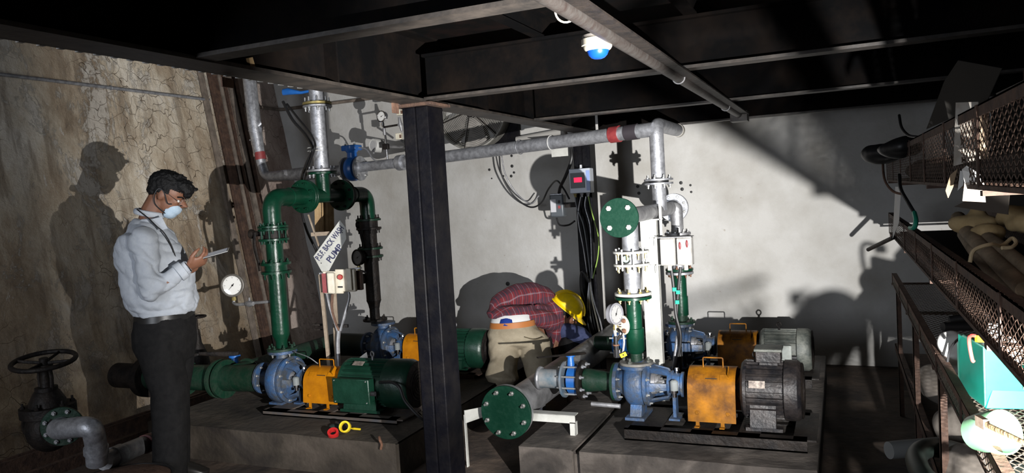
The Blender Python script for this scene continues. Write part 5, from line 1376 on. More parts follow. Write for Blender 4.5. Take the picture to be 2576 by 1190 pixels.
# ============================================================ TRAY RACK AT THE RIGHT
RXA = .29; RXB = .80
rustm = mat('rusted_mesh', (.045, .021, .012), .75, .2, (.10, .06, .042), 30, .5)
pale_mesh = mat('pale_tray_mesh', (.13, .11, .08), .8, .1, (.24, .20, .16), 24, .5)  # lower tray mesh, paler than the upper trays
trays = [(1.408, 1.592, .80, 5.55, .050, .024, rustm, 'top tray of the rusty mesh rack'),
         (1.066, 1.199, 1.15, 5.50, .044, .022, rustm, 'middle tray of the rusty mesh rack, holding tied brown hoses'),
         (.752, .820, .60, 5.35, .040, .020, pale_mesh, 'lower tray of the rack, pale mesh holding the green jug and plastic case')]
for (z0, z1, y0, y1, cu, cv, m, lab) in trays:
    t = thing('cable_tray', lab, 'tray', (RXA, (y0 + y1) / 2, z0))
    up = V((0, 0, 1))
    expanded('side_mesh', t, (RXA, y0, z0), YA, ZA, y1 - y0, z1 - z0, cu, cv, .0042, .0005, m)
    expanded('floor_mesh', t, (RXA, y0, z0), YA, XA, y1 - y0, RXB - RXA, cu * 1.1, cv * 1.25, .0042, .0007, m)
    expanded('back_mesh', t, (RXB, y0, z0), YA, ZA, y1 - y0, z1 - z0, cu, cv, .0042, .0005, m)
    for x in (RXA, RXB):
        obj('top_rail', G().mm((x - .003, y0, z1 - .004), (x + .022 if x == RXA else x + .003, y1, z1)).mm((x - .003, y0, z1 - .026), (x + .001, y1, z1)), rust_dark if m is rustm else rust, t)
        obj('bottom_rail', G().mm((x - .004, y0, z0 - .006), (x + .014, y1, z0 + .004)), rust_dark, t)
    n = int((y1 - y0) / .55)
    for k in range(n + 1):
        y = y0 + (y1 - y0) * k / n
        obj('side_strap', G().mm((RXA - .006, y - .011, z0), (RXA - .002, y + .011, z1)), rust_dark, t)
# uprights and arms of the rack
for k, (y, lab) in enumerate(((1.95, 'second rack frame from the viewer, behind the hanging card'), (3.1, 'rack frame halfway to the whitewashed wall'), (4.3, 'rack frame second from the whitewashed wall'), (5.45, 'rack frame nearest the whitewashed wall'))):
    t = thing('rack_frame', lab, 'frame', (RXB + .05, y, 0))
    obj('upright', G().mm((RXB + .01, y - .02, 0), (RXB + .05, y - .015, 1.9)).mm((RXB + .045, y - .02, 0), (RXB + .05, y + .02, 1.9)), rust_dark, t)
    for z in (.745, 1.059, 1.401):
        obj('arm', G().mm((RXA - .004, y - .016, z - .012), (RXB + .045, y + .016, z - .0), ), rust_dark, t)
o = thing('rack_frame', 'low rusty angle frame along the foot of the rack', 'frame', (RXA, 3, 0))
obj('low_rail', G().mm((.285, 1.6, .34), (.289, 5.3, .38)).mm((.285, 1.6, .376), (.315, 5.3, .38)), rust_dark, o)
for y in (1.9, 2.9, 3.9, 5.0): obj('low_leg', G().mm((.285, y, 0), (.289, y + .03, .75)).mm((.285, y, 0), (.31, y + .004, .75)), rust_dark, o)
obj('low_shelf', G().mm((.30, 1.7, .33), (.85, 5.2, .338)), rust_dark, o)
# two black tubes crossing over the lower tray
for (px0, py0, px1, py1, d0, d1, lab) in ((2372, 822, 2640, 818, 3.0, 3.0, 'thick black tube crossing over the green jug shelf'), (2388, 806, 2640, 770, 3.1, 3.0, 'black tube just above the other over the lower tray')):
    o = obj('black_tube', G().cyl(at(px0, py0, d=d0), at(px1, py1, d=d1), .018, n=16), black_rub); tag(o, lab, 'tube')
# ---- things on the lower tray
gz = .757
teal = mat('teal_plastic', (.0, .30, .21), .45, 0, (.01, .36, .27), 8, .5)
teal_dark = mat('teal_plastic_dusty', (.02, .16, .12), .6, 0, (.10, .25, .20), 12, .5)
P_ = lambda a, b, d: at(a, b, d=d)
t = thing('plastic_case', 'teal plastic case with a dusty end panel, on the lower mesh tray', 'case', at(2480, 1035, z=gz))
q = [at(2408, 958, z=gz + .01), at(2476, 1026, z=gz), at(2600, 1026, z=gz), at(2560, 958, z=gz)]
hz = at(2476, 900, d=(q[1] - CAMP).dot(CF)).z
A0 = at(2410, 975, z=gz); A1 = at(2477, 1026, z=gz); A2 = A1 + (at(2600, 1028, z=gz) - A1); dirn = (A2 - A1).normalized(); back = (A0 - A1)
top = ZA
hA = at(2470, 862, d=(A1 - CAMP).dot(CF)).z - gz - .01
obj('end_panel', G().prism([A0, A1, A1 + top * hA, A0 + top * (hA * 1.02) + back * -.25, A0 + top * hA * .8], dirn * .008), teal_dark, t, bevel=.002)
obj('shell', G().prism([A1, A1 + dirn * .20, A1 + dirn * .20 + top * hA * .55, A1 + dirn * .075 + top * hA * .62, A1 + dirn * .05 + top * hA * .95, A1 + top * hA], back * .95), teal, t, bevel=.004)
obj('front_lip', G().prism([A1 - back * .04, A1 + dirn * .2 - back * .04, A1 + dirn * .2 + top * hA * .28, A1 + dirn * .02 + top * hA * .30], back * .06), teal, t, bevel=.002)
obj('label', G().prism([A1 + dirn * .095 + top * hA * .33 - back * .05, A1 + dirn * .15 + top * hA * .33 - back * .05, A1 + dirn * .15 + top * hA * .5 - back * .05, A1 + dirn * .095 + top * hA * .5 - back * .05], back * -.01), mat('label_ochre', (.6, .5, .3), .7), t)
o = obj('red_hook', G().tube(spline([at(2470, 852, d=2.22), at(2448, 844, d=2.20), at(2438, 850, d=2.17), at(2440, 875, d=2.15), at(2446, 905, d=2.15), at(2450, 910, d=2.15)]), [.004] * 24 + [.006] * 17 if False else .005, 8), mat('coral_plastic', (.75, .10, .08), .4)); tag(o, 'coral red plastic hook over the teal case end', 'hook')
o = obj('orange_clip', G().box(at(2464, 852, d=2.2), (.02, .012, .02), (CR, CF, ZA)), mat('orange_plastic', (.8, .3, .02), .4)); tag(o, 'small orange clip beside the red hook', 'clip')
o = thing('white_bag', 'white crumpled plastic bag at the end of the teal case', 'bag', at(2385, 900, d=2.6))
m2 = remesh(G().ell(at(2390, 866, d=2.6), (.042, .04, .045)).ell(at(2395, 912, d=2.6), (.042, .04, .05)).ell(at(2400, 890, d=2.6), (.04, .03, .06)), .006, 3, .6, lambda co, n: .012 * noise.noise(co * 22))
link('bag_body', m2, white_plastic, o, 60)
o = obj('black_cable', G().tube(spline([at(2382, 935, d=2.5), at(2388, 885, d=2.5), at(2405, 858, d=2.45), at(2425, 846, d=2.4)]), .004, 8), black_rub); tag(o, 'thin black cable arching over the white bag', 'cable')
# translucent green jug lying on its side
jg = mat('jug_green', (.07, .17, .09), .3, 0, (.11, .22, .13), 6, .5)
jc = at(2488, 1088, d=1.72); ja = (CD * .25 + CF * .9 - CR * .15).normalized()
t = thing('plastic_jug', 'translucent green jug lying on its side on the lower tray', 'jug', jc)
obj('jug_body', G().lathe(jc - ja * .03, -ja, [(-.07, .030), (-.068, .040), (-.04, .045), (0, .050), (.012, .049), (.012, .045), (0, .044), (-.035, .036), (-.05, .026), (-.052, .01)], 32), jg, t)
t = thing('paint_brush', 'dried-up brush with a wooden handle resting across the green jug', 'brush', at(2470, 1063, d=1.6))
h0, h1, h2 = at(2462, 1058, d=1.66), at(2480, 1068, d=1.62), at(2590, 1120, d=1.42)
obj('handle', G().tube([h1, (h1 + h2) / 2, h2], [.007, .006, .005], 10, flat=.6), wood, t)
obj('bristles', G().box((h0 + h1) / 2, ((h1 - h0).length * 1.2, .022, .012), frame(h1 - h0)), mat('bristle_tan', (.35, .25, .18), .9, 0, (.5, .4, .3), 60, .5), t)
# clutter along the lower trays: bottles, parcels
rnd = random.Random(5)
for k, (px, py, d, r, m_, lab, cat_) in enumerate((
    (2452, 945, 1.95, .0, paper, '', ''),)):
    pass
for k, (px, py, d, lab, m_) in enumerate(((2500, 870, 2.3, 'pale bottle wrapped in film behind the teal case', white_plastic), (2530, 905, 2.25, 'white round tub tipped behind the teal case', white_plastic))):
    c = at(px, py, d=d); o = obj('bottle', G().lathe(c - ZA * .04, V((.2 * k, 0, 1)), [(0, .03), (.07, .03), (.09, .014), (.11, .014)], 20), m_); tag(o, lab, 'bottle')
for k, (px, py, d, lab) in enumerate(((2330, 905, 3.0, 'dull crumpled sack on the low shelf, nearest the lower tray end'), (2345, 975, 2.6, 'dull grey sack on the low shelf beneath the teal case'), (2300, 860, 3.6, 'dark sack on the low shelf farther down the rack'))):
    c = at(px, py, d=d); c.x = max(c.x, .42)
    m2 = remesh(G().ell(V((c.x, c.y, .44)), (.12, .16, .09)).ell(V((c.x + .08, c.y + .12, .42)), (.12, .14, .08)), .014, 3, .6, lambda co, n: .03 * noise.noise(co * 9))
    o = link('sack', m2, mat('dull_sack', (.10, .085, .07), .9, 0, (.17, .15, .13), 14, .5), None, 60); tag(o, lab, 'sack', 'sacks on the low shelf')
# ---- hoses and fabric on the middle tray
hose = mat('dusty_hose', (.10, .075, .045), .8, 0, (.19, .14, .09), 14, .5, .3)
hl = [([(2410, 548, 2.5), (2440, 590, 2.35), (2500, 650, 2.1), (2580, 730, 1.8)], .022, 'stout brown hose, uppermost of the tied bundle'),
      ([(2425, 590, 2.5), (2460, 640, 2.25), (2520, 710, 2.0), (2570, 780, 1.75)], .020, 'stout brown hose, lowest of the tied bundle'),
      ([(2440, 565, 2.45), (2500, 610, 2.2), (2600, 690, 1.85)], .020, 'stout brown hose behind the uppermost of the tied bundle')]
for pts, r_, lab in hl:
    o = obj('hose', G().tube(spline([at(a, b, d=c_) for a, b, c_ in pts]), r_, 14), hose); tag(o, lab, 'hose', 'hoses on the middle tray')
o = obj('straw_rope', G().tube(spline([at(2440, 660, d=1.95), at(2450, 630, d=1.95), at(2490, 615, d=1.95), at(2520, 618, d=1.98), at(2545, 600, d=2.0), at(2556, 610, d=1.98), at(2545, 622, d=1.96), at(2520, 624, d=1.96)]), .005, 8), mat('straw_rope_mat', (.38, .30, .18), .9)); tag(o, 'pale straw rope tying the brown hoses', 'rope')
m2 = remesh(G().ell(at(2450, 560, d=2.4), (.06, .06, .03)).ell(at(2465, 545, d=2.4), (.03, .03, .035)).ell(at(2478, 585, d=2.3), (.05, .05, .03)), .008, 3, .6, lambda co, n: .02 * noise.noise(co * 16))
o = link('cloth_bundle', m2, mat('ochre_sacking', (.26, .18, .08), .9, 0, (.36, .27, .14), 18, .5), None, 60); tag(o, 'crumpled ochre sacking over the brown hoses', 'cloth')
m2 = remesh(G().ell(at(2560, 545, d=2.3), (.05, .06, .03)).ell(at(2576, 560, d=2.25), (.05, .06, .04)), .008, 3, .6, lambda co, n: .02 * noise.noise(co * 16))
o = link('cloth_bundle', m2, mat('ochre_sacking', (.26, .18, .08), .9), None, 60); tag(o, 'second ochre cloth lump at the picture edge', 'cloth')
# ---- cards and papers hanging from the top tray
def sheet(nm, pts, m, lab, cat_, th=.002, curl=.008):
    P3 = [V(p) for p in pts]; n = len(P3); nrm = (P3[1] - P3[0]).cross(P3[2] - P3[0]).normalized(); nrm = nrm if nrm.dot(CF) < 0 else -nrm
    o = obj(nm, G().prism(P3, nrm * th), m, None, 30); tag(o, lab, cat_); return o
q2 = lambda a, b, X: at(a, b, X=X)
sheet('card_strip', [at(2406, 258, d=1.98), at(2462, 256, d=1.9), at(2466, 400, d=1.9), at(2400, 418, d=1.98)], mat('grey_card', (.22, .19, .15), .8, 0, (.34, .32, .29), 12, .5), 'grey-brown card strip hung over the top tray', 'card')
sheet('card_strip', [at(2464, 262, d=1.85), at(2484, 262, d=1.84), at(2488, 400, d=1.84), at(2466, 400, d=1.85)], cardboard, 'narrow brown card strip beside the grey card on the top tray', 'card')
sheet('paper_fold', [at(2420, 428, d=1.86), at(2432, 418, d=1.86), at(2466, 440, d=1.82), at(2468, 458, d=1.82), at(2427, 460, d=1.86)], paper, 'bright folded paper under the grey card', 'paper')
sheet('paper_fold', [at(2427, 461, d=1.865), at(2476, 459, d=1.83), at(2480, 509, d=1.82), at(2422, 506, d=1.88)], mat('beige_card', (.42, .36, .30), .8), 'beige card flap hanging lowest under the top tray', 'card')
sheet('tape_tail', [at(2392, 440, d=2.0), at(2410, 425, d=1.98), at(2398, 470, d=1.99), at(2386, 498, d=2.0), at(2380, 480, d=2.0)], cardboard, 'pointed brown tape tail under the top tray', 'tape')
sheet('tape_tail', [at(2416, 430, d=1.93), at(2428, 430, d=1.92), at(2424, 466, d=1.92), at(2410, 480, d=1.93)], white_plastic, 'crumpled white tape tail beside the bright paper', 'tape')
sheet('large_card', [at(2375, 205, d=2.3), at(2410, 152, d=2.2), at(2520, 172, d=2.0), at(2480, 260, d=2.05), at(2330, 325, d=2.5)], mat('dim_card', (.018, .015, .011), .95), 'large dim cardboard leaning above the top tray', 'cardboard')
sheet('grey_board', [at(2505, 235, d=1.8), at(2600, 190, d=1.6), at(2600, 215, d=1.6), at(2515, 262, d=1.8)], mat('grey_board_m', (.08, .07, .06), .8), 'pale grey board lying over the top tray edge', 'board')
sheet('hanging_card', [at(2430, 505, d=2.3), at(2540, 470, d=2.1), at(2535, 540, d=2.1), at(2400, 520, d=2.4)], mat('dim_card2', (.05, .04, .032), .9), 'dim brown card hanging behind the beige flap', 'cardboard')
sheet('white_sheet', [at(2253, 470, d=4.0), at(2268, 470, d=3.95), at(2262, 560, d=3.9), at(2246, 600, d=4.0)], paper, 'narrow bright sheet hanging between the two upper trays', 'paper')
m2 = remesh(G().ell(at(2260, 372, d=3.6), (.10, .16, .05)).ell(at(2225, 385, d=3.9), (.10, .14, .05)), .015, 2, .6, lambda co, n: .03 * noise.noise(co * 8))
o = link('dark_sheeting', m2, black_rub, None, 60); tag(o, 'dark crumpled sheeting on the far end of the top tray', 'sheeting')
# cable hanging at the tray end with a green tip
o = obj('cable', G().tube(spline([at(2262, 440, d=3.5), at(2266, 475, d=3.4), at(2285, 510, d=3.3), at(2300, 535, d=3.25)]), .008, 8), black_rub); tag(o, 'black cable hanging from the top tray', 'cable')
o = obj('cable', G().tube(spline([at(2300, 535, d=3.25), at(2304, 555, d=3.2), at(2300, 572, d=3.2), at(2290, 573, d=3.25)]), .010, 8), mat('teal_cable', (.02, .25, .16), .4)); tag(o, 'teal end of the cable between the upper trays', 'cable')
o = obj('cable', G().tube(spline([at(2220, 400, d=4.0), at(2225, 450, d=3.8), at(2245, 480, d=3.7), at(2275, 490, d=3.6)]), .006, 8), rust); tag(o, 'thin brown cable sagging at the far end of the top tray', 'cable')
o = obj('cable', G().tube(spline([at(2262, 290, d=3.4), at(2268, 320, d=3.3), at(2285, 340, d=3.2), at(2310, 345, d=3.1)]), .006, 8), black_rub); tag(o, 'thin black cable looping over the top tray', 'cable')
o = obj('steel_rod', G().cyl(at(2184, 628, d=4.6), at(2248, 597, d=4.2), .012, n=10), black_iron); tag(o, 'black rod sticking out from the far end of the middle tray', 'rod')
# ---- things on the floor at the right
t = obj('pipe_end', G().lathe(at(2236, 1133, d=3.0), V((.85, .5, -.02)), [(0, .018), (0, .034), (.02, .035), (.30, .036), (.30, .018)], 24), mat('dim_grey_pipe', (.16, .17, .17), .6)); tag(t, 'short grey pipe end on the floor beyond the rack', 'pipe')
t = obj('floor_hose', G().tube(spline([at(2576, 1190, d=2.3), at(2450, 1150, d=2.6), at(2370, 1128, d=2.8), at(2325, 1130, d=2.75), at(2305, 1155, d=2.65), at(2325, 1200, d=2.5), at(2380, 1240, d=2.4)]), .035, 16), mat('dark_green_hose', (.02, .03, .025), .5)); tag(t, 'thick dark hose curling on the floor under the rack', 'hose')
o = thing('work_lamp', 'small square LED work lamp standing on the lower tray, lighting the room', 'lamp', LAMP - ZA * .17)
fl = (V((-1.9, 6.3, 1.35)) - LAMP).normalized(); ff, fu, fs_ = frame(fl)
obj('housing', G().box(LAMP - fl * .05, (.05, .16, .12), (ff, fs_, fu)), black_rub, o, bevel=.004)
obj('led_panel', G().box(LAMP - fl * .024, (.002, .14, .10), (ff, fs_, fu)), mat('led_face', (.9, .9, .9), .3, emit=(1, .98, .95), estr=6.0), o)
obj('stand', G().tube(path([LAMP - fl * .06 + fs_ * .085, LAMP - fl * .06 + fs_ * .085 - ZA * .165, LAMP - fl * .06 - fs_ * .085 - ZA * .165, LAMP - fl * .06 - fs_ * .085], .02), .006, 8), black_rub, o)

o = obj('light_blocker_card', G().box((RXA - .012, .75, .93), (.010, .488, .33)), cardboard); tag(o, 'unseen card added by the work lamp to shade the brown wall', 'card')  # added out of frame to keep lamp light off the left wall

t = thing('light_mesh_screen', 'unseen rusty mesh panel added by the work lamp to dim its light', 'mesh panel', (RXA, 1.2, .78))  # added out of frame to break up lamp light on the low right
expanded('panel_mesh', t, (RXA - .004, 1.0, .60), YA, ZA, .55, .35, .05, .022, .0042, .0008, rustm)
obj('panel_rail', G().mm((RXA - .008, 1.0, .946), (RXA - .002, 1.55, .952)), rust_dark, t)
o = obj('dark_backing', G().mm((RXB + .07, .9, .3), (RXB + .078, 5.5, 1.88)), mat('black_backing', (.008, .008, .008), .8, spec=.1)); tag(o, 'black backing added behind the mesh rack to darken the gaps', 'dark_backing')  # added black sheet stands in for the darkness behind the rack
for z, a, b, lab in ((1.414, 1.2, 5.5, 'dark sheet added in the top tray to keep it dark'), (1.072, 1.3, 5.45, 'dark sheet added in the middle tray to block lamp light')):
    o = obj('shade_sheet', G().mm((RXA + .05, a, z), (RXB - .01, b, z + .004)), mat('dark_shade_sheet', (.012, .010, .009), .8, spec=.1)); tag(o, lab, 'sheet')  # added sheets darken the trays and stop lamp light going upward
rnd = random.Random(11)
for k in range(9):
    y = 1.7 + k * .42; m2 = remesh(G().ell(V((.52 + rnd.uniform(-.06, .08), y, 1.455)), (.12, .17, .045)).ell(V((.45, y + .12, 1.46)), (.08, .10, .05)), .014, 2, .6, lambda co, n: .03 * noise.noise(co * 10))
    o = link('dark_bundle', m2, mat('dim_sacking', (.03, .024, .02), .9, 0, (.06, .045, .035), 14, .5), None, 60); tag(o, 'dark bundle on the top tray, ' + ('first', 'second', 'third', 'fourth', 'fifth', 'sixth', 'seventh', 'eighth', 'ninth')[k] + ' from the viewer', 'bundle', 'dark bundles on the top tray')
# ============================================================ PEOPLE
def limb(g, pts, rs, n=14):
    g.tube(pts, rs, n)
    for p, r in zip(pts, rs): g.ell(p, (r, r, r), n=12, m=8)
    return g
def head_shape(c, f, u, s=1.0):
    """c centre of cranium, f face direction, u crown direction"""
    f = f.normalized(); u = (u - u.dot(f) * f).normalized(); l = u.cross(f); ax = (f, l, u); g = G()
    g.ell(c + u * .012 * s - f * .008 * s, (.098 * s, .075 * s, .092 * s), ax, 24, 16)
    g.ell(c + f * .030 * s - u * .045 * s, (.062 * s, .058 * s, .072 * s), ax, 20, 14)
    g.ell(c + f * .052 * s - u * .088 * s, (.036 * s, .038 * s, .030 * s), ax, 16, 10)
    g.ell(c + f * .068 * s + u * .012 * s, (.018 * s, .045 * s, .012 * s), ax, 14, 8)
    g.tube([c + f * .082 * s + u * .0 * s, c + f * .108 * s - u * .032 * s, c + f * .092 * s - u * .042 * s], [.009 * s, .015 * s, .012 * s], 10)
    g.ell(c + f * .088 * s - u * .066 * s, (.010 * s, .022 * s, .009 * s), ax, 12, 8)
    for k in (-1, 1):
        g.ell(c + l * (k * .072 * s) - f * .004 * s - u * .018 * s, (.019 * s, .009 * s, .031 * s), ax, 12, 8)
        g.ell(c + l * (k * .035 * s) + f * .062 * s - u * .025 * s, (.022 * s, .018 * s, .018 * s), ax, 10, 8)
    return g, ax
def hand_shape(w, d, palm, thumb, s=1.0, curl=.6, spread=.10, curls=None):
    """w wrist, d direction of the knuckles, palm: the way the palm faces, thumb: the side the thumb leaves to"""
    d = d.normalized(); palm = (palm - palm.dot(d) * d).normalized(); th = d.cross(palm)
    if th.dot(thumb) < 0: th = -th
    g = G()
    g.loft([(w - d * .02 * s, th, .026 * s, palm, .020 * s), (w + d * .02 * s, th, .034 * s, palm, .018 * s), (w + d * .055 * s, th, .042 * s, palm, .017 * s), (w + d * .088 * s, th, .040 * s, palm, .014 * s)], 18)
    L = (.074, .082, .076, .060)
    for i in range(4):
        o = w + d * (.085 - .006 * abs(i - 1.3)) * s + th * ((1.5 - i) * .0205 * s)
        dirn = (d + th * ((1.5 - i) * spread)).normalized(); c_ = (curls[i] if curls else curl)
        pts = [o - dirn * .02 * s, o]; a = 0; p = o
        for k, fr in enumerate((.44, .31, .25)):
            a += c_ * (1.0, 1.1, .8)[k]
            p = p + (dirn * math.cos(a) + palm * math.sin(a)) * (L[i] * fr * s); pts.append(p)
        g.tube(pts, [.0098 * s, .0095 * s, .0088 * s, .0080 * s, .0062 * s], 10)
        g.ell(pts[-1], (.0064 * s,) * 3, n=8, m=6)
    o = w + d * .022 * s + th * .026 * s
    p1 = o + (th * .75 + d * .65 + palm * .3).normalized() * .038 * s; p2 = p1 + (th * .25 + d * .9 + palm * .45).normalized() * .032 * s; p3 = p2 + (d * .95 + palm * .5 - th * .1).normalized() * .024 * s
    g.tube([o - d * .01 * s, o, p1, p2, p3], [.015 * s, .015 * s, .012 * s, .0105 * s, .0075 * s], 10); g.ell(p3, (.0076 * s,) * 3, n=8, m=6)
    return g

def cloth(name, c, c2=None, rough=.85, **k): return mat(name, c, rough, 0, c2, k.get('scale', 40), .5, .25, 260, spec=.12)

# ------------------------------------------------ standing man with the phone
D1 = 4.16
M = lambda px, py, s=0.0: at(px, py, d=D1 - s)          # s: towards the viewer
FW = V((CR.x, CR.y, 0)).normalized(); LF = V((CF.x, CF.y, 0)).normalized(); UP = V((0, 0, 1))   # faces FW; LF points away from viewer
feet = V((M(425, 900).x, M(425, 900).y, 0))
# head: looks down at the phone
hf = (FW * .86 - UP * .50 + LF * .05).normalized(); hu = (UP * .86 + FW * .50).normalized()
hc = M(424, 484)
hg, hax = head_shape(hc, hf, hu, 1.0)
body = hg
neck0 = M(378, 560); 
limb(body, [neck0, M(384, 530), hc - hu * .03 - hf * .03], [.064, .058, .056])
# trunk core, arms, hands, legs under the clothes
body.loft([(M(412, 800), FW, .12, LF, .15), (M(400, 720), FW, .13, LF, .15), (M(384, 640), FW, .12, LF, .17), (M(372, 590), FW, .09, LF, .16), (M(376, 560), FW, .06, LF, .07)], 24)
shR, shL = M(362, 603, .185), M(362, 606, -.185)
elR, elL = M(378, 735, .225), M(392, 735, -.20)
wrR = M(470, 672, .14); wrL = M(462, 690, -.05)
limb(body, [shR, (shR + elR) / 2, elR], [.050, .044, .038]); limb(body, [elR, (elR + wrR) / 2, wrR], [.038, .034, .026])
limb(body, [shL, (shL + elL) / 2, elL], [.050, .044, .038]); limb(body, [elL, (elL + wrL) / 2, wrL], [.038, .034, .026])
ph0, ph1 = M(513, 646, .10), M(566, 631, .08)
pd_ = (ph1 - ph0).normalized()
hdir = (M(515, 650, .11) - wrR).normalized()
body.add(*(lambda h: (h.v, h.f))(hand_shape(wrR + hdir * .006, (hdir + pd_ * .4).normalized(), (UP * .8 + LF * .6), UP + LF * .3, .98, curls=(.55, .6, .65, .75))))
hdl = (M(508, 668, .02) - wrL).normalized()
body.add(*(lambda h: (h.v, h.f))(hand_shape(wrL, hdl, (UP * .9 - LF * .2), LF * -1 + UP, .98, curls=(.5, .55, .6, .6))))
hips = M(412, 820)
kR, aR = M(428, 985, .10), M(424, 1150, .10); kL, aL = M(432, 985, -.10), M(436, 1145, -.10)
for k_, a_, s_ in ((kR, aR, .09), (kL, aL, -.09)):
    a_ = V((a_.x, a_.y, .09)); limb(body, [hips - LF * s_, k_, a_], [.085, .058, .042])
    body.ell(V((a_.x, a_.y, .04)) + FW * .035, (.085, .034, .028), (FW, LF, UP), 16, 10)
me = remesh(body, .0055, 5, .5)
man = link('person', me, skin, None, 80)
tag(man, 'standing person in a light shirt, dark trousers and face mask looking down at a phone', 'person')
# hair: cap with tousled fringe
hl = hax[1]
g = G()
g.ell(hc + hu * .026 - hf * .018, (.103, .081, .090), hax, 28, 18)
g.ell(hc - hf * .062 - hu * .006, (.048, .070, .058), hax, 20, 12)
g.ell(hc + hf * .052 + hu * .068, (.058, .066, .036), hax, 20, 12)
g.ell(hc + hf * .092 + hu * .052, (.026, .050, .028), hax, 16, 10)
g.ell(hc + hf * .098 + hu * .030, (.016, .034, .018), hax, 16, 10)
rnd = random.Random(3)
for k in range(46):
    a = rnd.uniform(-1, 1); b = rnd.uniform(-.5, 1)
    st = hc + hf * (.09 * b + .01) + hl * (.055 * a) + hu * (.10 + .012 * rnd.random() - .03 * abs(b))
    dr = (hf * rnd.uniform(.3, 1) + hl * rnd.uniform(-.6, .6) + hu * rnd.uniform(-.2, .5)).normalized()
    g.tube([st, st + dr * .016, st + dr * .026 - hu * .006], [.008, .006, .002], 6)
me = remesh(g, .0045, 2, .4, lambda co, n: .006 * noise.noise(co * 60) + .003 * noise.noise(co * 160))
# keep hair off the face: trim below the ear line in front
bm = bmesh.new(); bm.from_mesh(me)
kill = [v for v in bm.verts if (v.co - hc).dot(hf) > -.012 and (v.co - hc).dot(hu) < .020 - .0 * (v.co - hc).dot(hf) + (.012 if (v.co - hc).dot(hf) > .03 else -.02) and (v.co - hc).dot(hf) < .085]
bmesh.ops.delete(bm, geom=kill, context='VERTS'); bm.to_mesh(me); bm.free()
link('hair', me, hair, man, 80)
# mask, straps, spectacles, eyes
mc = hc + hf * .060 - hu * .072
g = G().ell(mc + hu * .006, (.044, .050, .042), hax, 28, 18).ell(mc - hu * .018 - hf * .010, (.042, .054, .042), hax, 28, 18)
me = remesh(g, .004, 2, .4)
bm = bmesh.new(); bm.from_mesh(me)
bmesh.ops.delete(bm, geom=[v for v in bm.verts if (v.co - mc).dot(hf) < -.022], context='VERTS'); bm.to_mesh(me); bm.free()
mk = link('face_mask', me, cloth('mask_blue', (.34, .44, .54), (.40, .50, .60)), man, 80)
sol = mk.modifiers.new('s', 'SOLIDIFY'); sol.thickness = .0015
blk = black_rub
for k in (-1, 1):
    ear = hc + hl * (k * .083) - hf * .012
    obj('mask_strap', G().tube(spline([mc + hl * k * .052 + hu * .032 + hf * .0, hc + hl * k * .074 + hf * .045 - hu * .040, ear + hf * .020 + hu * .006, ear - hf * .012 + hu * .012, ear - hf * .020 - hu * .025, hc + hl * k * .070 - hf * .012 - hu * .075, mc + hl * k * .050 - hu * .030 - hf * .01]), .0032, 6), blk, man)
    obj('spectacle_temple', G().cyl(hc + hl * k * .080 - hf * .005 + hu * .014, hc + hl * k * .066 + hf * .088 - hu * .008, .0016, n=6), chrome, man)
    ec = hc + hl * k * .032 + hf * .099 - hu * .014
    fr_ = obj('spectacle_rim', G().torus(ec, hf, .022, .0013, 24, 6), chrome, man)
    obj('lens', G().lathe(ec, hf, [(-.0005, .021), (.0005, .021)], 20), glass, fr_)
    obj('eye', G().ell(hc + hl * k * .031 + hf * .076 - hu * .014, (.010, .011, .008), hax, 12, 8), mat('eye_white', (.6, .58, .55), .3), man)
    obj('eyebrow', G().tube([hc + hl * k * .014 + hf * .092 + hu * .008, hc + hl * k * .034 + hf * .088 + hu * .014, hc + hl * k * .052 + hf * .072 + hu * .008], .004, 6), hair, man)
obj('nose_clip', G().tube([mc + hu * .040 + hf * .036 - hl * .03, mc + hu * .043 + hf * .050, mc + hu * .040 + hf * .036 + hl * .03], .003, 6), blk, man)
# shirt
shirt_m = cloth('pale_shirt', (.38, .41, .46), (.43, .46, .50), .8)
g = G()
g.loft([(M(414, 792), FW, .148, LF, .170), (M(407, 770), FW, .178, LF, .190), (M(403, 735), FW, .192, LF, .195), (M(393, 690), FW, .196, LF, .195), (M(383, 650), FW, .184, LF, .198), (M(374, 615), FW, .160, LF, .200),
        (M(368, 590), FW, .128, LF, .185), (M(368, 572), FW, .098, LF, .135), (M(372, 555), FW, .075, LF, .085), (M(374, 548), FW, .070, LF, .075)], 36)
limb(g, [shR, (shR * .5 + elR * .5), elR], [.074, .066, .056], 18); limb(g, [elR, elR * .4 + wrR * .6, wrR * .97 + elR * .03], [.056, .050, .043], 18)
limb(g, [shL, (shL * .5 + elL * .5), elL], [.078, .072, .062], 18); limb(g, [elL, elL * .5 + wrL * .5, wrL * .92 + elL * .08], [.062, .052, .042], 18)
def wr_shirt(co, n):
    z = co.z; q = V((co.x * 2.2, co.y * 2.2, z * 7))
    w = .014 * noise.noise(q * 1.1) + .013 * noise.noise(V((co.x * 9 + z * 9, co.y * 9, z * 14)))
    cr = 1 - abs(noise.noise(V((co.x * 4 + 3, co.y * 4, z * 9)) + V((z * 3, 0, co.x * 3)))); w -= .010 * cr ** 8
    cr = 1 - abs(noise.noise(V((co.x * 8 - z * 5, co.y * 8, z * 12 + co.x * 6)))); w -= .006 * cr ** 8
    dE = (co - elR).length
    if dE < .16: w += .010 * math.sin(dE * 95) * (1 - dE / .16)
    return w + (.006 * noise.noise(V((co.x * 16, co.y * 16, z * 26))) if z < 1.02 else 0)
me = remesh(g, .0075, 5, .5, wr_shirt)
sh = link('shirt', me, shirt_m, man, 80)
cuff = (wrR - elR).normalized()
obj('cuff', G().lathe(wrR - cuff * .036, cuff, [(-.02, .046), (-.018, .051), (.018, .049), (.020, .044)], 24), shirt_m, sh)
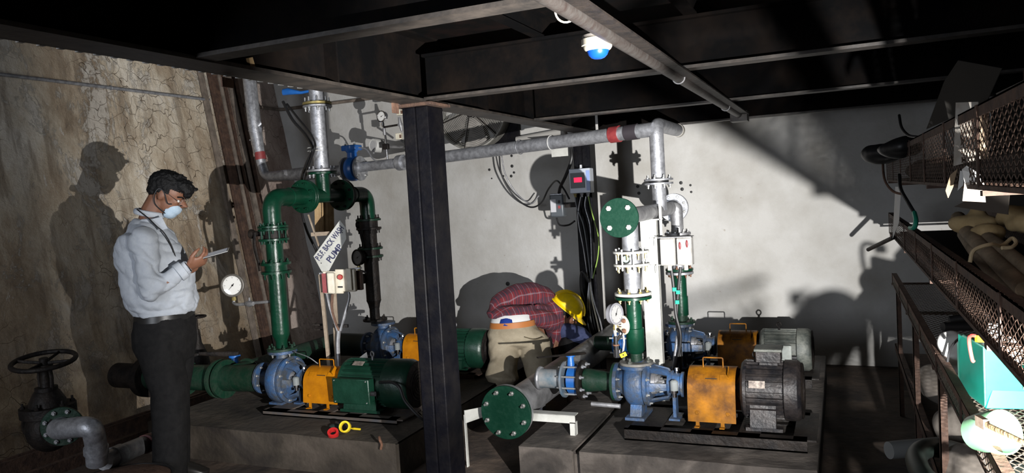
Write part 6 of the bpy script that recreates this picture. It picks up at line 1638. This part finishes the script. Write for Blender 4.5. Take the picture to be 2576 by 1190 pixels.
g = G().tube([neck0 + UP * .035 + V((math.cos(a), math.sin(a), 0)) * .070 + UP * (.018 * (1 - math.cos(a - math.atan2(FW.y, FW.x)))) for a in [2 * PI * k / 24 for k in range(24)]], .016, 8, closed=True, flat=.55)
obj('collar', g, shirt_m, sh)
obj('collar_point', G().prism([M(405, 545, .09), M(420, 575, .10), M(400, 580, .115), M(378, 552, .105)], FW * .006 - LF * .004), shirt_m, sh)
obj('lanyard', G().tube(spline([M(345, 527, .07), M(372, 548, .115), M(395, 570, .13), M(412, 585, .11), M(430, 615, .09), M(443, 650, .07)]), .0035, 6), black_rub, man)
obj('bracelet', G().torus(wrR + hdir * .004, cuff, .032, .0035, 24, 8), chrome, man)
# belt and trousers
tro = cloth('charcoal_trousers', (.008, .008, .0085), (.014, .0135, .0135), .8)
obj('belt', G().loft([(M(414, 802), FW, .152, LF, .172), (M(414, 786), FW, .150, LF, .170)], 40), mat('belt_black', (.01, .01, .01), .4), man)
g = G()
g.loft([(M(414, 794), FW, .150, LF, .172), (M(414, 830), FW, .162, LF, .185), (M(416, 870), FW, .158, LF, .185), (M(424, 905), FW, .130, LF, .160)], 32)
for k_, a_, s_ in ((kR, aR, .085), (kL, aL, -.085)):
    h0 = M(418, 860) - LF * s_; a_ = V((a_.x, a_.y, .07))
    limb(g, [h0, (h0 + k_) / 2, k_, (k_ + a_) / 2, a_], [.112, .110, .098, .092, .088], 20)
def wr_t(co, n): return .006 * noise.noise(V((co.x * 12, co.y * 12, co.z * 4))) + .004 * noise.noise(co * 18)
me = remesh(g, .009, 4, .5, wr_t)
link('trousers', me, tro, man, 80)
for a_, nm in ((aR, 'r'), (aL, 'l')):
    s_ = V((a_.x, a_.y, 0)); g = G()
    g.loft([(s_ + UP * .10 - FW * .02, FW, .055, LF, .050), (s_ + UP * .07, FW, .075, LF, .052), (s_ + UP * .045 + FW * .03, FW, .115, LF, .052), (s_ + UP * .02 + FW * .05, FW, .145, LF, .054), (s_ + UP * .0 + FW * .05, FW, .142, LF, .052)], 24, power=2.4)
    obj('shoe', g, mat('shoe_black', (.012, .011, .01), .35), man)
# phone
pn = (UP * .82 - LF * .25 - FW * .3).normalized()
phone = thing('phone', 'slim phone held up in the standing man\'s hand', 'phone', ph0)
pu = pd_.cross(pn).normalized(); pn = pu.cross(pd_).normalized()
obj('body', G().box((ph0 + ph1) / 2, ((ph1 - ph0).length + .035, .072, .009), (pd_, pu, pn)), mat('phone_black', (.02, .02, .022), .3), phone, bevel=.003)
obj('edge_trim', G().box((ph0 + ph1) / 2 + pn * .002, ((ph1 - ph0).length + .037, .074, .003), (pd_, pu, pn)), mat('phone_trim', (.6, .6, .58), .3, .6), phone)
obj('screen', G().box((ph0 + ph1) / 2 + pn * .0050, ((ph1 - ph0).length + .025, .066, .0008), (pd_, pu, pn)), mat('phone_screen', (.05, .06, .07), .1, emit=(.7, .8, 1), estr=.15), phone)

# ------------------------------------------------ worker in the plaid shirt bending over
def plaid():
    m = bpy.data.materials.new('red_plaid'); nt, N, L, b = nodes(m); b.inputs['Roughness'].default_value = .9
    uv = N.new('ShaderNodeUVMap'); uv.uv_map = 'cloth'
    sp = N.new('ShaderNodeSeparateXYZ'); L.new(uv.outputs[0], sp.inputs[0])
    def stripe(out, period, duty, off=0.0):
        a = N.new('ShaderNodeMath'); a.operation = 'MULTIPLY_ADD'; a.inputs[1].default_value = 1 / period; a.inputs[2].default_value = off; L.new(out, a.inputs[0])
        f = N.new('ShaderNodeMath'); f.operation = 'FRACT'; L.new(a.outputs[0], f.inputs[0])
        c = N.new('ShaderNodeMath'); c.operation = 'LESS_THAN'; c.inputs[1].default_value = duty; L.new(f.outputs[0], c.inputs[0]); return c.outputs[0]
    col = (.13, .012, .018)
    for out, per, duty, off, c, k in (('X', .075, .45, 0, (.025, .018, .032), .6), ('Y', .075, .45, 0, (.025, .018, .032), .6), ('X', .075, .06, .25, (.22, .17, .2), .5), ('Y', .075, .06, .25, (.22, .17, .2), .5), ('X', .075, .05, -.2, (.3, .02, .03), .6)):
        x = N.new('ShaderNodeMix'); x.data_type = 'RGBA'; mm = N.new('ShaderNodeMath'); mm.operation = 'MULTIPLY'; mm.inputs[1].default_value = k
        L.new(stripe(sp.outputs[out], per, duty, off), mm.inputs[0]); L.new(mm.outputs[0], x.inputs[0])
        if isinstance(col, tuple): x.inputs[6].default_value = (*col, 1)
        else: L.new(col, x.inputs[6])
        x.inputs[7].default_value = (*c, 1); col = x.outputs[2]
    L.new(col, b.inputs['Base Color']); return m
K = 1.11; GS[0] = K
A_ = lambda px, py, d=4.8: at(px, py, d=d * K)
body = G()
pel = A_(1298, 850, 4.82)
sp1, sp2, sp3 = A_(1300, 790, 4.92), A_(1325, 775, 5.02), A_(1368, 795, 5.14)
body.loft([(A_(1296, 850, 4.85), CR, .125, CF, .10), (A_(1292, 810, 4.88), CR, .115, CF, .09), (A_(1312, 785, 4.98), CR, .11, CF, .09), (A_(1350, 790, 5.08), CR, .12, CF, .13), (A_(1378, 815, 5.14), CR, .07, CF, .10)], 22)
hA = A_(1385, 872, 5.26)
fA = (CD * .9 + CR * .3 + CF * .2).normalized(); uA = (CF * .3 + CR * .9).normalized()
h_, hx = head_shape(hA, fA, uA, .97); body.add(h_.v, h_.f)
limb(body, [A_(1372, 820, 5.15), hA], [.06, .056])
shr, elr, hr = A_(1392, 795, 5.04), A_(1398, 850, 5.06), A_(1402, 908, 5.12)
shl, ell_, hl_ = A_(1380, 790, 5.30), A_(1400, 870, 5.36), A_(1425, 910, 5.36)
limb(body, [shr, elr, hr], [.046, .038, .028]); limb(body, [shl, ell_, hl_], [.046, .038, .028])
for w_ in (hr, hl_):
    h = hand_shape(w_, (CD * .8 + CR * .5), CR * 1.0 - CD * .3, -CF, .95, .55); body.add(h.v, h.f)
kneR, kneL = A_(1364, 955, 4.72), A_(1262, 950, 4.66)
ftR, ftL = at(1372, 1075, z=.08), at(1262, 1072, z=.08)
ftR = V((A_(1362, 1040, 4.85).x, A_(1362, 1040, 4.85).y, .08)); ftL = V((A_(1262, 1040, 4.78).x, A_(1262, 1040, 4.78).y, .08))
for k_, a_, hh in ((kneR, ftR, A_(1340, 862, 4.80)), (kneL, ftL, A_(1262, 862, 4.80))):
    limb(body, [hh, k_, a_], [.075, .05, .04]); body.ell(V((a_.x, a_.y, .045)) + LF * .05, (.075, .032, .025), (LF, FW, UP), 14, 8)
wk = link('person', remesh(body, .008, 4, .5), skin, None, 80)
tag(wk, 'person in red plaid shirt and khaki trousers bending down beyond the grey header', 'person')
g = G().ell(hA - fA * .02 + uA * .02, (.10, .08, .095), hx, 20, 14)
link('hair', remesh(g, .008, 2, .5), hair, wk, 80)
g = G()
g.loft([(A_(1287, 800, 4.86), CR, .150, CF, .10), (A_(1283, 786, 4.88), CR, .155, CF, .125), (A_(1292, 768, 4.93), CR, .140, CF, .14), (A_(1312, 762, 5.0), CR, .125, CF, .15), (A_(1340, 766, 5.06), CR, .115, CF, .155), (A_(1368, 780, 5.1), CR, .10, CF, .16), (A_(1384, 800, 5.12), CR, .07, CF, .15)], 28)
sh2 = [A_(1252, 796, 4.86), A_(1258, 765, 4.92), A_(1300, 748, 5.0), A_(1340, 746, 5.08), A_(1374, 762, 5.12), A_(1392, 790, 5.12)]
g.tube(spline(sh2, 4), [.055, .058, .060, .062, .066, .072, .076, .080, .084, .088, .090, .092, .094, .094, .092, .090, .088, .085, .080, .074, .068], 18)
sh3 = [A_(1330, 800, 4.84), A_(1362, 800, 4.92), A_(1388, 812, 5.0)]
limb(g, sh3, [.045, .062, .062], 16)
limb(g, [A_(1390, 785, 5.05), A_(1397, 840, 5.05), A_(1402, 892, 5.10)], [.080, .058, .046], 18)
limb(g, [shl, ell_, (ell_ + hl_) / 2], [.07, .055, .05], 16)
def wr_p(co, n): return .008 * noise.noise(V((co.x * 9, co.y * 9, co.z * 16))) + .004 * noise.noise(co * 24)
me = remesh(g, .009, 4, .5, wr_p)
T0 = A_(1270, 800, 4.9); Tv = (A_(1385, 780, 5.1) - T0).normalized(); Ta = (UP - UP.dot(Tv) * Tv).normalized(); Tb = Tv.cross(Ta); Tc = A_(1310, 810, 5.0)
lay = me.uv_layers.new(name='cloth')
uvs = [((v.co - T0).dot(Tv), math.atan2((v.co - Tc).dot(Tb), (v.co - Tc).dot(Ta)) * .17) for v in me.vertices]
for lp in me.loops: lay.data[lp.index].uv = uvs[lp.vertex_index]
link('plaid_shirt', me, plaid(), wk, 80)
obj('undershirt', G().loft([(A_(1287, 815, 4.84), CR, .136, CF, .115), (A_(1289, 790, 4.87), CR, .128, CF, .120), (A_(1300, 775, 4.93), CR, .10, CF, .10)], 32), cloth('undershirt_white', (.62, .62, .62)), wk, 60)
obj('blue_underwear', G().loft([(A_(1277, 815, 4.825), CR, .075, CF, .112), (A_(1277, 800, 4.84), CR, .062, CF, .112), (A_(1277, 792, 4.87), CR, .030, CF, .10)], 24), cloth('underwear_blue', (.015, .04, .22)), wk, 60)
blt = (CR * 1 - CD * .08).normalized()
obj('belt', G().loft([(A_(1289, 821, 4.83), blt, .147, CF, .125), (A_(1289, 807, 4.84), blt, .143, CF, .125)], 40), mat('tan_belt', (.36, .13, .035), .5), wk)
kh = cloth('khaki_trousers', (.22, .185, .13), (.30, .26, .19), .85, scale=10)
g = G()
g.loft([(A_(1289, 816, 4.84), blt, .144, CF, .122), (A_(1294, 840, 4.83), CR, .172, CF, .145), (A_(1302, 862, 4.82), CR, .18, CF, .14), (A_(1304, 872, 4.82), CR, .14, CF, .10)], 30)
limb(g, [A_(1343, 868, 4.80), A_(1354, 915, 4.74), kneR, (kneR + ftR) / 2, ftR], [.104, .090, .078, .074, .070], 20)
limb(g, [A_(1268, 868, 4.80), A_(1266, 915, 4.73), kneL, (kneL + ftL) / 2, ftL], [.104, .088, .076, .072, .068], 20)
link('trousers', remesh(g, .009, 4, .5, wr_p), kh, wk, 80)
obj('pocket_seam', G().tube(spline([A_(1320, 848, 4.68), A_(1345, 854, 4.67), A_(1368, 848, 4.69)]), .003, 6), cloth('seam_dark', (.10, .08, .05)), wk)
for a_ in (ftR, ftL):
    s_ = V((a_.x, a_.y, 0)); g = G()
    g.loft([(s_ + UP * .10, LF, .055, FW, .050), (s_ + UP * .05 + LF * .03, LF, .11, FW, .052), (s_ + LF * .05 + UP * .02, LF, .14, FW, .054), (s_ + LF * .05, LF, .14, FW, .052)], 24, power=2.4)
    obj('shoe', g, mat('shoe_black', (.012, .011, .01)), wk)

# ------------------------------------------------ crouching worker with the yellow helmet
K = 1.04; GS[0] = K
B_ = lambda px, py, d=5.45: at(px, py, d=d * K)
hB = B_(1424, 784, 5.42)
fB = (CR * .80 + CD * .58 + CF * .08).normalized(); uB = (-CD * .80 + CR * .50 - CF * .12).normalized()
body, hxB = head_shape(hB, fB, uB, .93)
limb(body, [B_(1412, 825, 5.5), B_(1418, 808, 5.47), hB - uB * .03], [.06, .055, .054])
body.loft([(B_(1385, 960, 5.80), CR, .14, CF, .15), (B_(1392, 900, 5.80), CR, .13, CF, .16), (B_(1404, 850, 5.74), CR, .11, CF, .17), (B_(1414, 825, 5.6), CR, .06, CF, .09)], 22)
sR, eR, wR = B_(1425, 835, 5.38), B_(1462, 845, 5.30), B_(1492, 868, 5.28)
limb(body, [sR, eR, wR], [.045, .036, .027])
h = hand_shape(wR, (CR + CD * .5), CD, CF * -1, .9, .5); body.add(h.v, h.f)
sL, eL, wL = B_(1412, 838, 5.62), B_(1438, 862, 5.5), B_(1476, 875, 5.34)
limb(body, [sL, eL, wL], [.045, .036, .027]); h = hand_shape(wL, (CR + CD * .5), CD, CF, .9, .5); body.add(h.v, h.f)
kn = B_(1432, 872, 5.36); fo = V((B_(1425, 960, 5.36).x, B_(1425, 960, 5.36).y, .08)); kn2 = B_(1420, 890, 5.60); fo2 = V((B_(1418, 960, 5.60).x, B_(1418, 960, 5.60).y, .08))
hp = B_(1385, 940, 5.75)
for k_, a_ in ((kn, fo), (kn2, fo2)):
    limb(body, [hp, k_, a_], [.085, .058, .042]); body.ell(V((a_.x, a_.y, .045)) + FW * .05, (.075, .032, .025), (FW, LF, UP), 14, 8)
wb = link('person', remesh(body, .008, 4, .5), skin, None, 80)
tag(wb, 'crouching person in navy top and yellow hard hat, working beyond the plaid-shirted worker', 'person')
nav = cloth('navy_top', (.035, .045, .10), (.055, .065, .13), .85)
g = G(); g.loft([(B_(1385, 960, 5.80), CR, .17, CF, .18), (B_(1392, 900, 5.80), CR, .16, CF, .19), (B_(1404, 850, 5.74), CR, .13, CF, .19), (B_(1414, 826, 5.6), CR, .075, CF, .10), (B_(1416, 815, 5.48), CR, .065, CF, .07)], 26)
limb(g, [sR, eR, wR * .85 + eR * .15], [.066, .054, .042], 16); limb(g, [sL, eL, wL * .85 + eL * .15], [.066, .054, .042], 16)
link('navy_top', remesh(g, .009, 4, .5, wr_p), nav, wb, 80)
g = G(); 
for k_, a_ in ((kn, fo), (kn2, fo2)): limb(g, [hp, (hp + k_) / 2, k_, (k_ + a_) / 2, a_], [.11, .10, .082, .074, .068], 18)
link('trousers', remesh(g, .010, 3, .5, wr_t), tro, wb, 80)
g = G().ell(hB - fB * .02 + uB * .01, (.088, .077, .088), hxB, 20, 14)
link('hair', remesh(g, .007, 2, .5), hair, wb, 80)
for k in (-1, 1): obj('eye', G().ell(hB + hxB[1] * k * .03 + fB * .072 - uB * .012, (.009, .010, .007), hxB, 12, 8), mat('eye_white', (.6, .58, .55)), wb)
for a_ in (fo, fo2):
    s_ = V((a_.x, a_.y, 0)); g = G()
    g.loft([(s_ + UP * .10, FW, .055, LF, .050), (s_ + UP * .05 + FW * .03, FW, .11, LF, .052), (s_ + FW * .05 + UP * .02, FW, .14, LF, .054), (s_ + FW * .05, FW, .14, LF, .052)], 24, power=2.4)
    obj('shoe', g, mat('shoe_black', (.012, .011, .01)), wb)
# helmet: shell with brim, ridge
hm = mat('helmet_yellow', (.80, .56, .0), .35, 0, (.55, .38, .02), 14, .3)
hel = thing('hard_hat', 'scuffed yellow hard hat on the crouching worker', 'helmet', hB + uB * .05)
hcn = hB + uB * .028 - fB * .004; hlB = hxB[1]
vs = []; fs = []; n_, m_ = 36, 12
for j in range(m_ + 1):
    ph = (PI / 2) * j / m_
    for i in range(n_):
        th = 2 * PI * i / n_
        vs.append(hcn + fB * (.132 * max(0, math.cos(ph)) ** .8 * math.cos(th)) + hlB * (.108 * max(0, math.cos(ph)) ** .8 * math.sin(th)) + uB * (.118 * math.sin(ph)))
for j in range(m_):
    for i in range(n_): fs.append((j * n_ + i, j * n_ + (i + 1) % n_, (j + 1) * n_ + (i + 1) % n_, (j + 1) * n_ + i))
shl_ = obj('shell', G().add(vs, fs), hm, hel, 70); s_ = shl_.modifiers.new('s', 'SOLIDIFY'); s_.thickness = .003
vs = []; fs = []
for i in range(n_):
    th = 2 * PI * i / n_; ex = .014 + (.040 * max(0, math.cos(th)) ** 1.5)
    b0 = hcn + fB * (.131 * math.cos(th)) + hlB * (.107 * math.sin(th)); dv = (fB * math.cos(th) + hlB * math.sin(th)).normalized()
    vs += [b0 + uB * .003, b0 + dv * ex - uB * (.006 + .012 * max(0, math.cos(th))), b0 + dv * ex - uB * (.010 + .012 * max(0, math.cos(th))), b0 - uB * .003]
for i in range(n_):
    a, b = 4 * i, 4 * ((i + 1) % n_)
    for q in range(4): fs.append((a + q, a + (q + 1) % 4, b + (q + 1) % 4, b + q))
obj('brim', G().add(vs, fs), hm, hel, 50)
for k in (-.32, 0, .32):
    pts = [hcn + fB * (.134 * math.cos(ph)) + hlB * (.11 * k * abs(math.cos(ph)) ** .4) + uB * (.121 * math.sin(ph)) for ph in [PI * (.08 + .84 * q / 14) for q in range(15)]]
    obj('ridge', G().tube(pts, .006, 8, flat=.7), hm, hel)

GS[0] = 1.0
